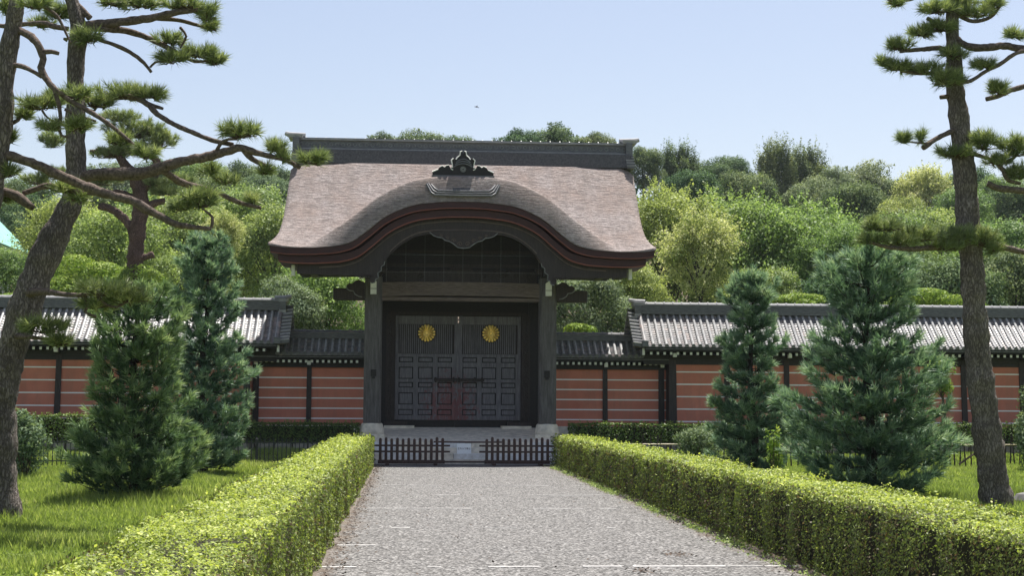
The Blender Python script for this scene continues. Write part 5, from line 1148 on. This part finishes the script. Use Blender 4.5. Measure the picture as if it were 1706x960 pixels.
# ------------------------------------------------------------------ GRASS
def grass(name, label, region, n, seed):
    rng = rnd(seed); xs_, ys_, hs_ = [], [], []
    tot = 0
    while tot < n:
        Y = 8+34.5*rng.uniform(0, 1, n)**1.25; X = rng.uniform(-15, 21, n); ok = region(X, Y); X = X[ok]; Y = Y[ok]; xs_.append(X); ys_.append(Y); tot += len(X)
    X = np.concatenate(xs_)[:n]; Y = np.concatenate(ys_)[:n]
    f1 = smooth_noise(seed+5, 14, (.3, 2.2)); f2 = smooth_noise(seed+6, 14, (.3, 2.2)); pat = f1(X*1.3+Y*.7)+f2(Y*1.4-X*.6)
    h = np.clip(.065+.17*pat, .02, .22)*rng.uniform(.5, 1.4, n)
    for cx, cy, r, k in ((-4.5, 24.4, 1.5, .22), (-5.4, 20.4, .8, .1), (-7.0, 31, 1.2, .15), (-4.6, 33.9, 1.3, .12), (9.4, 23, .9, .12)):
        h += k*np.exp(-((X-cx)**2+(Y-cy)**2)/r**2)*rng.uniform(.2, 1.2, n)
    w_ = .006*(1+Y/16); a = rng.uniform(0, 6.28, n); dx = np.cos(a)*w_; dy = np.sin(a)*w_*.5; ben = rng.normal(0, .35, (n, 2))*h[:, None]
    zb_ = bankz(X, Y); b0 = np.stack([X-dx, Y-dy, zb_], -1); b1 = np.stack([X+dx, Y+dy, zb_], -1); t = np.stack([X+ben[:, 0], Y+ben[:, 1], h+zb_], -1)
    V = np.stack([b0, b1, t], 1).reshape(-1, 3); v = np.clip(.46+.34*pat*np.sign(f2(X*2.1))+.1*f1(Y*3)+rng.normal(0, .16, n), 0, 1)
    me = array_mesh(name, V, 3, vals=v, mats=['grass_blade']); tag(link(name, me), label, 'grass', kind='stuff')
grass('grass', 'bright green uneven grass left of the path', lambda X, Y: (X < -1.82) & (X > -.42*Y-1.0), 300000, 21)
grass('grass', 'bright green grass behind the right hedge', lambda X, Y: (X > 4.86) & (X < .50*Y+1.5), 180000, 22)
# weeds along the right hedge foot
def weeds():
    rng = rnd(31); n = 5200; cy = rng.uniform(11, 38, 60); k = rng.integers(0, 60, n); s = rng.uniform(.04, .12, 60)
    X = np.where(cy[k] < 0, 0, 3.80)+rng.normal(0, 1, n)*s[k]*.7; Y = cy[k]+rng.normal(0, 1, n)*s[k]*3; Z = np.abs(rng.normal(0, .03, n))+.008
    P = np.stack([X, Y, Z], -1); V = leaf_quads(P, unit(rng.normal(size=(n, 3))+np.array([0, 0, 1.2])), .035, rng, .5)
    tag(link('weeds', array_mesh('weeds', V, 4, vals=rng.uniform(.1, .9, n), mats=['bright_leaf'])), 'small weeds growing at the foot of the right hedge', 'weeds', kind='stuff')
    n = 2600; X = XC+np.where(rng.random(n) < .65, -1, 1)*(2.32-np.abs(rng.normal(0, .13, n))); Y = rng.uniform(9, 39, n); P = np.stack([X, Y, np.full(n, .012)], -1)
    x2 = rng.uniform(XC-2.2, XC+2.2, 260); P = np.concatenate([P, np.stack([x2, rng.uniform(9, 39, 260), np.full(260, .012)], -1)]); n += 260
    for (qx, qy) in ((2.95, 15.9), (2.3, 14.3)):
        P = np.concatenate([P, np.stack([rng.normal(qx, .07, 60), rng.normal(qy, .12, 60), np.full(60, .014)], -1)]); n += 60
    V = leaf_quads(P, unit(rng.normal(size=(n, 3))*.25+np.array([0, 0, 1])), .045, rng, .45)
    tag(link('leaf_litter', array_mesh('leaf_litter', V, 4, vals=rng.uniform(0, 1, n), mats=['twig', ])), 'dry brown leaf litter scattered on the gravel', 'leaf litter', kind='stuff')
weeds()
# ------------------------------------------------------------------ far-left building with green copper roof, stone, bird
bl = empty('temple_hall', (-26.5, 88, 0), 'hall with pale green copper roof behind the trees at the left edge', 'building')
p0 = at(-200, 420, 88); p1 = at(28, 420, 88); zt_ = at(0, 325, 88).z; ze_ = at(0, 415, 88).z
b = MB().mat('copper_green')
xa, xb_ = p0.x, p1.x
b.add([(xa, 84, ze_), (xb_, 84, ze_), (xb_-2.6, 88, zt_), (xa+2.6, 88, zt_), (xb_, 92, ze_), (xa, 92, ze_)], [(0, 1, 2, 3), (1, 4, 2), (4, 5, 3, 2), (5, 0, 3), (0, 5, 4, 1)])
for k in range(14):
    t = k/13; b.tube([(xa+(xb_-xa)*t, 83.98, ze_+.05), (xa+2.6+(xb_-xa-5.2)*t, 87.95, zt_+.05)], .06, 5)
b.build('roof', bl)
b = MB().mat('white_paint'); b.box(xa+1.2, xb_-1.2, 85, 91, 0, ze_); b.build('wall', bl)
b = MB().mat('cap_tile'); b.box(xa+2.4, xb_-2.4, 87.8, 88.2, zt_-.05, zt_+.35); b.build('roof_ridge', bl)
basic('garden_stone_grey', (.08, .08, .078), (.17, .165, .16), 7, rough=.9)
b = MB().mat('garden_stone_grey'); q = at(1712, 848, 23.5)
b.lathe([(.02, -.05), (.22, 0), (.24, .12), (.17, .22), (.05, .25)], q.x, 23.5, 9); o = b.build('garden_stone'); tag(o, 'grey garden stone in the grass at the right edge', 'stone')
bd = at(793.5, 178, 60); b = MB().mat('iron')
x, y, z = bd
bs_ = len(b.v)
b.tube([(x-.16, y, z+.02), (x-.08, y, z+.02), (x+.02, y, z), (x+.12, y, z-.015), (x+.2, y, z-.03)], [.008, .03, .035, .02, .012], 7)
b.add([(x-.03, y, z+.02), (x+.05, y, z+.01), (x+.12, y-.2, z+.05), (x+.05, y-.22, z+.06), (x-.03, y+.01, z+.035), (x+.05, y+.01, z+.025)], [(0, 1, 2, 3), (4, 3, 2, 5)])
b.add([(x-.03, y, z+.02), (x+.05, y, z+.01), (x+.24, y+.2, z-.04), (x+.16, y+.22, z-.02), (x-.03, y+.01, z+.035), (x+.05, y+.01, z+.025)], [(0, 3, 2, 1), (4, 5, 2, 3)])
b.v = [(x+(p[0]-x)*.55, y+(p[1]-y)*.55, z+(p[2]-z)*.55) for p in b.v]
tag(b.build('bird'), 'small dark bird flying in the sky above the gate', 'bird')
print('faces', sum(len(o.data.polygons) for o in bpy.data.objects if o.type == 'MESH'))

# ------------------------------------------------------------------ air
hm = newmat('haze'); pv = N(hm, 'ShaderNodeVolumePrincipled'); pv.inputs['Color'].default_value = (.80, .88, 1, 1); pv.inputs['Density'].default_value = .00013; pv.inputs['Anisotropy'].default_value = .3
ho = N(hm, 'ShaderNodeOutputMaterial'); L(hm, pv.outputs[0], ho.inputs['Volume']); MATS['haze'] = hm
b = MB().mat('haze'); b.box(-300, 350, -25, 490, -1.5, 48); tag(b.build('haze'), 'thin summer haze in the air over the whole garden', 'haze', kind='stuff')
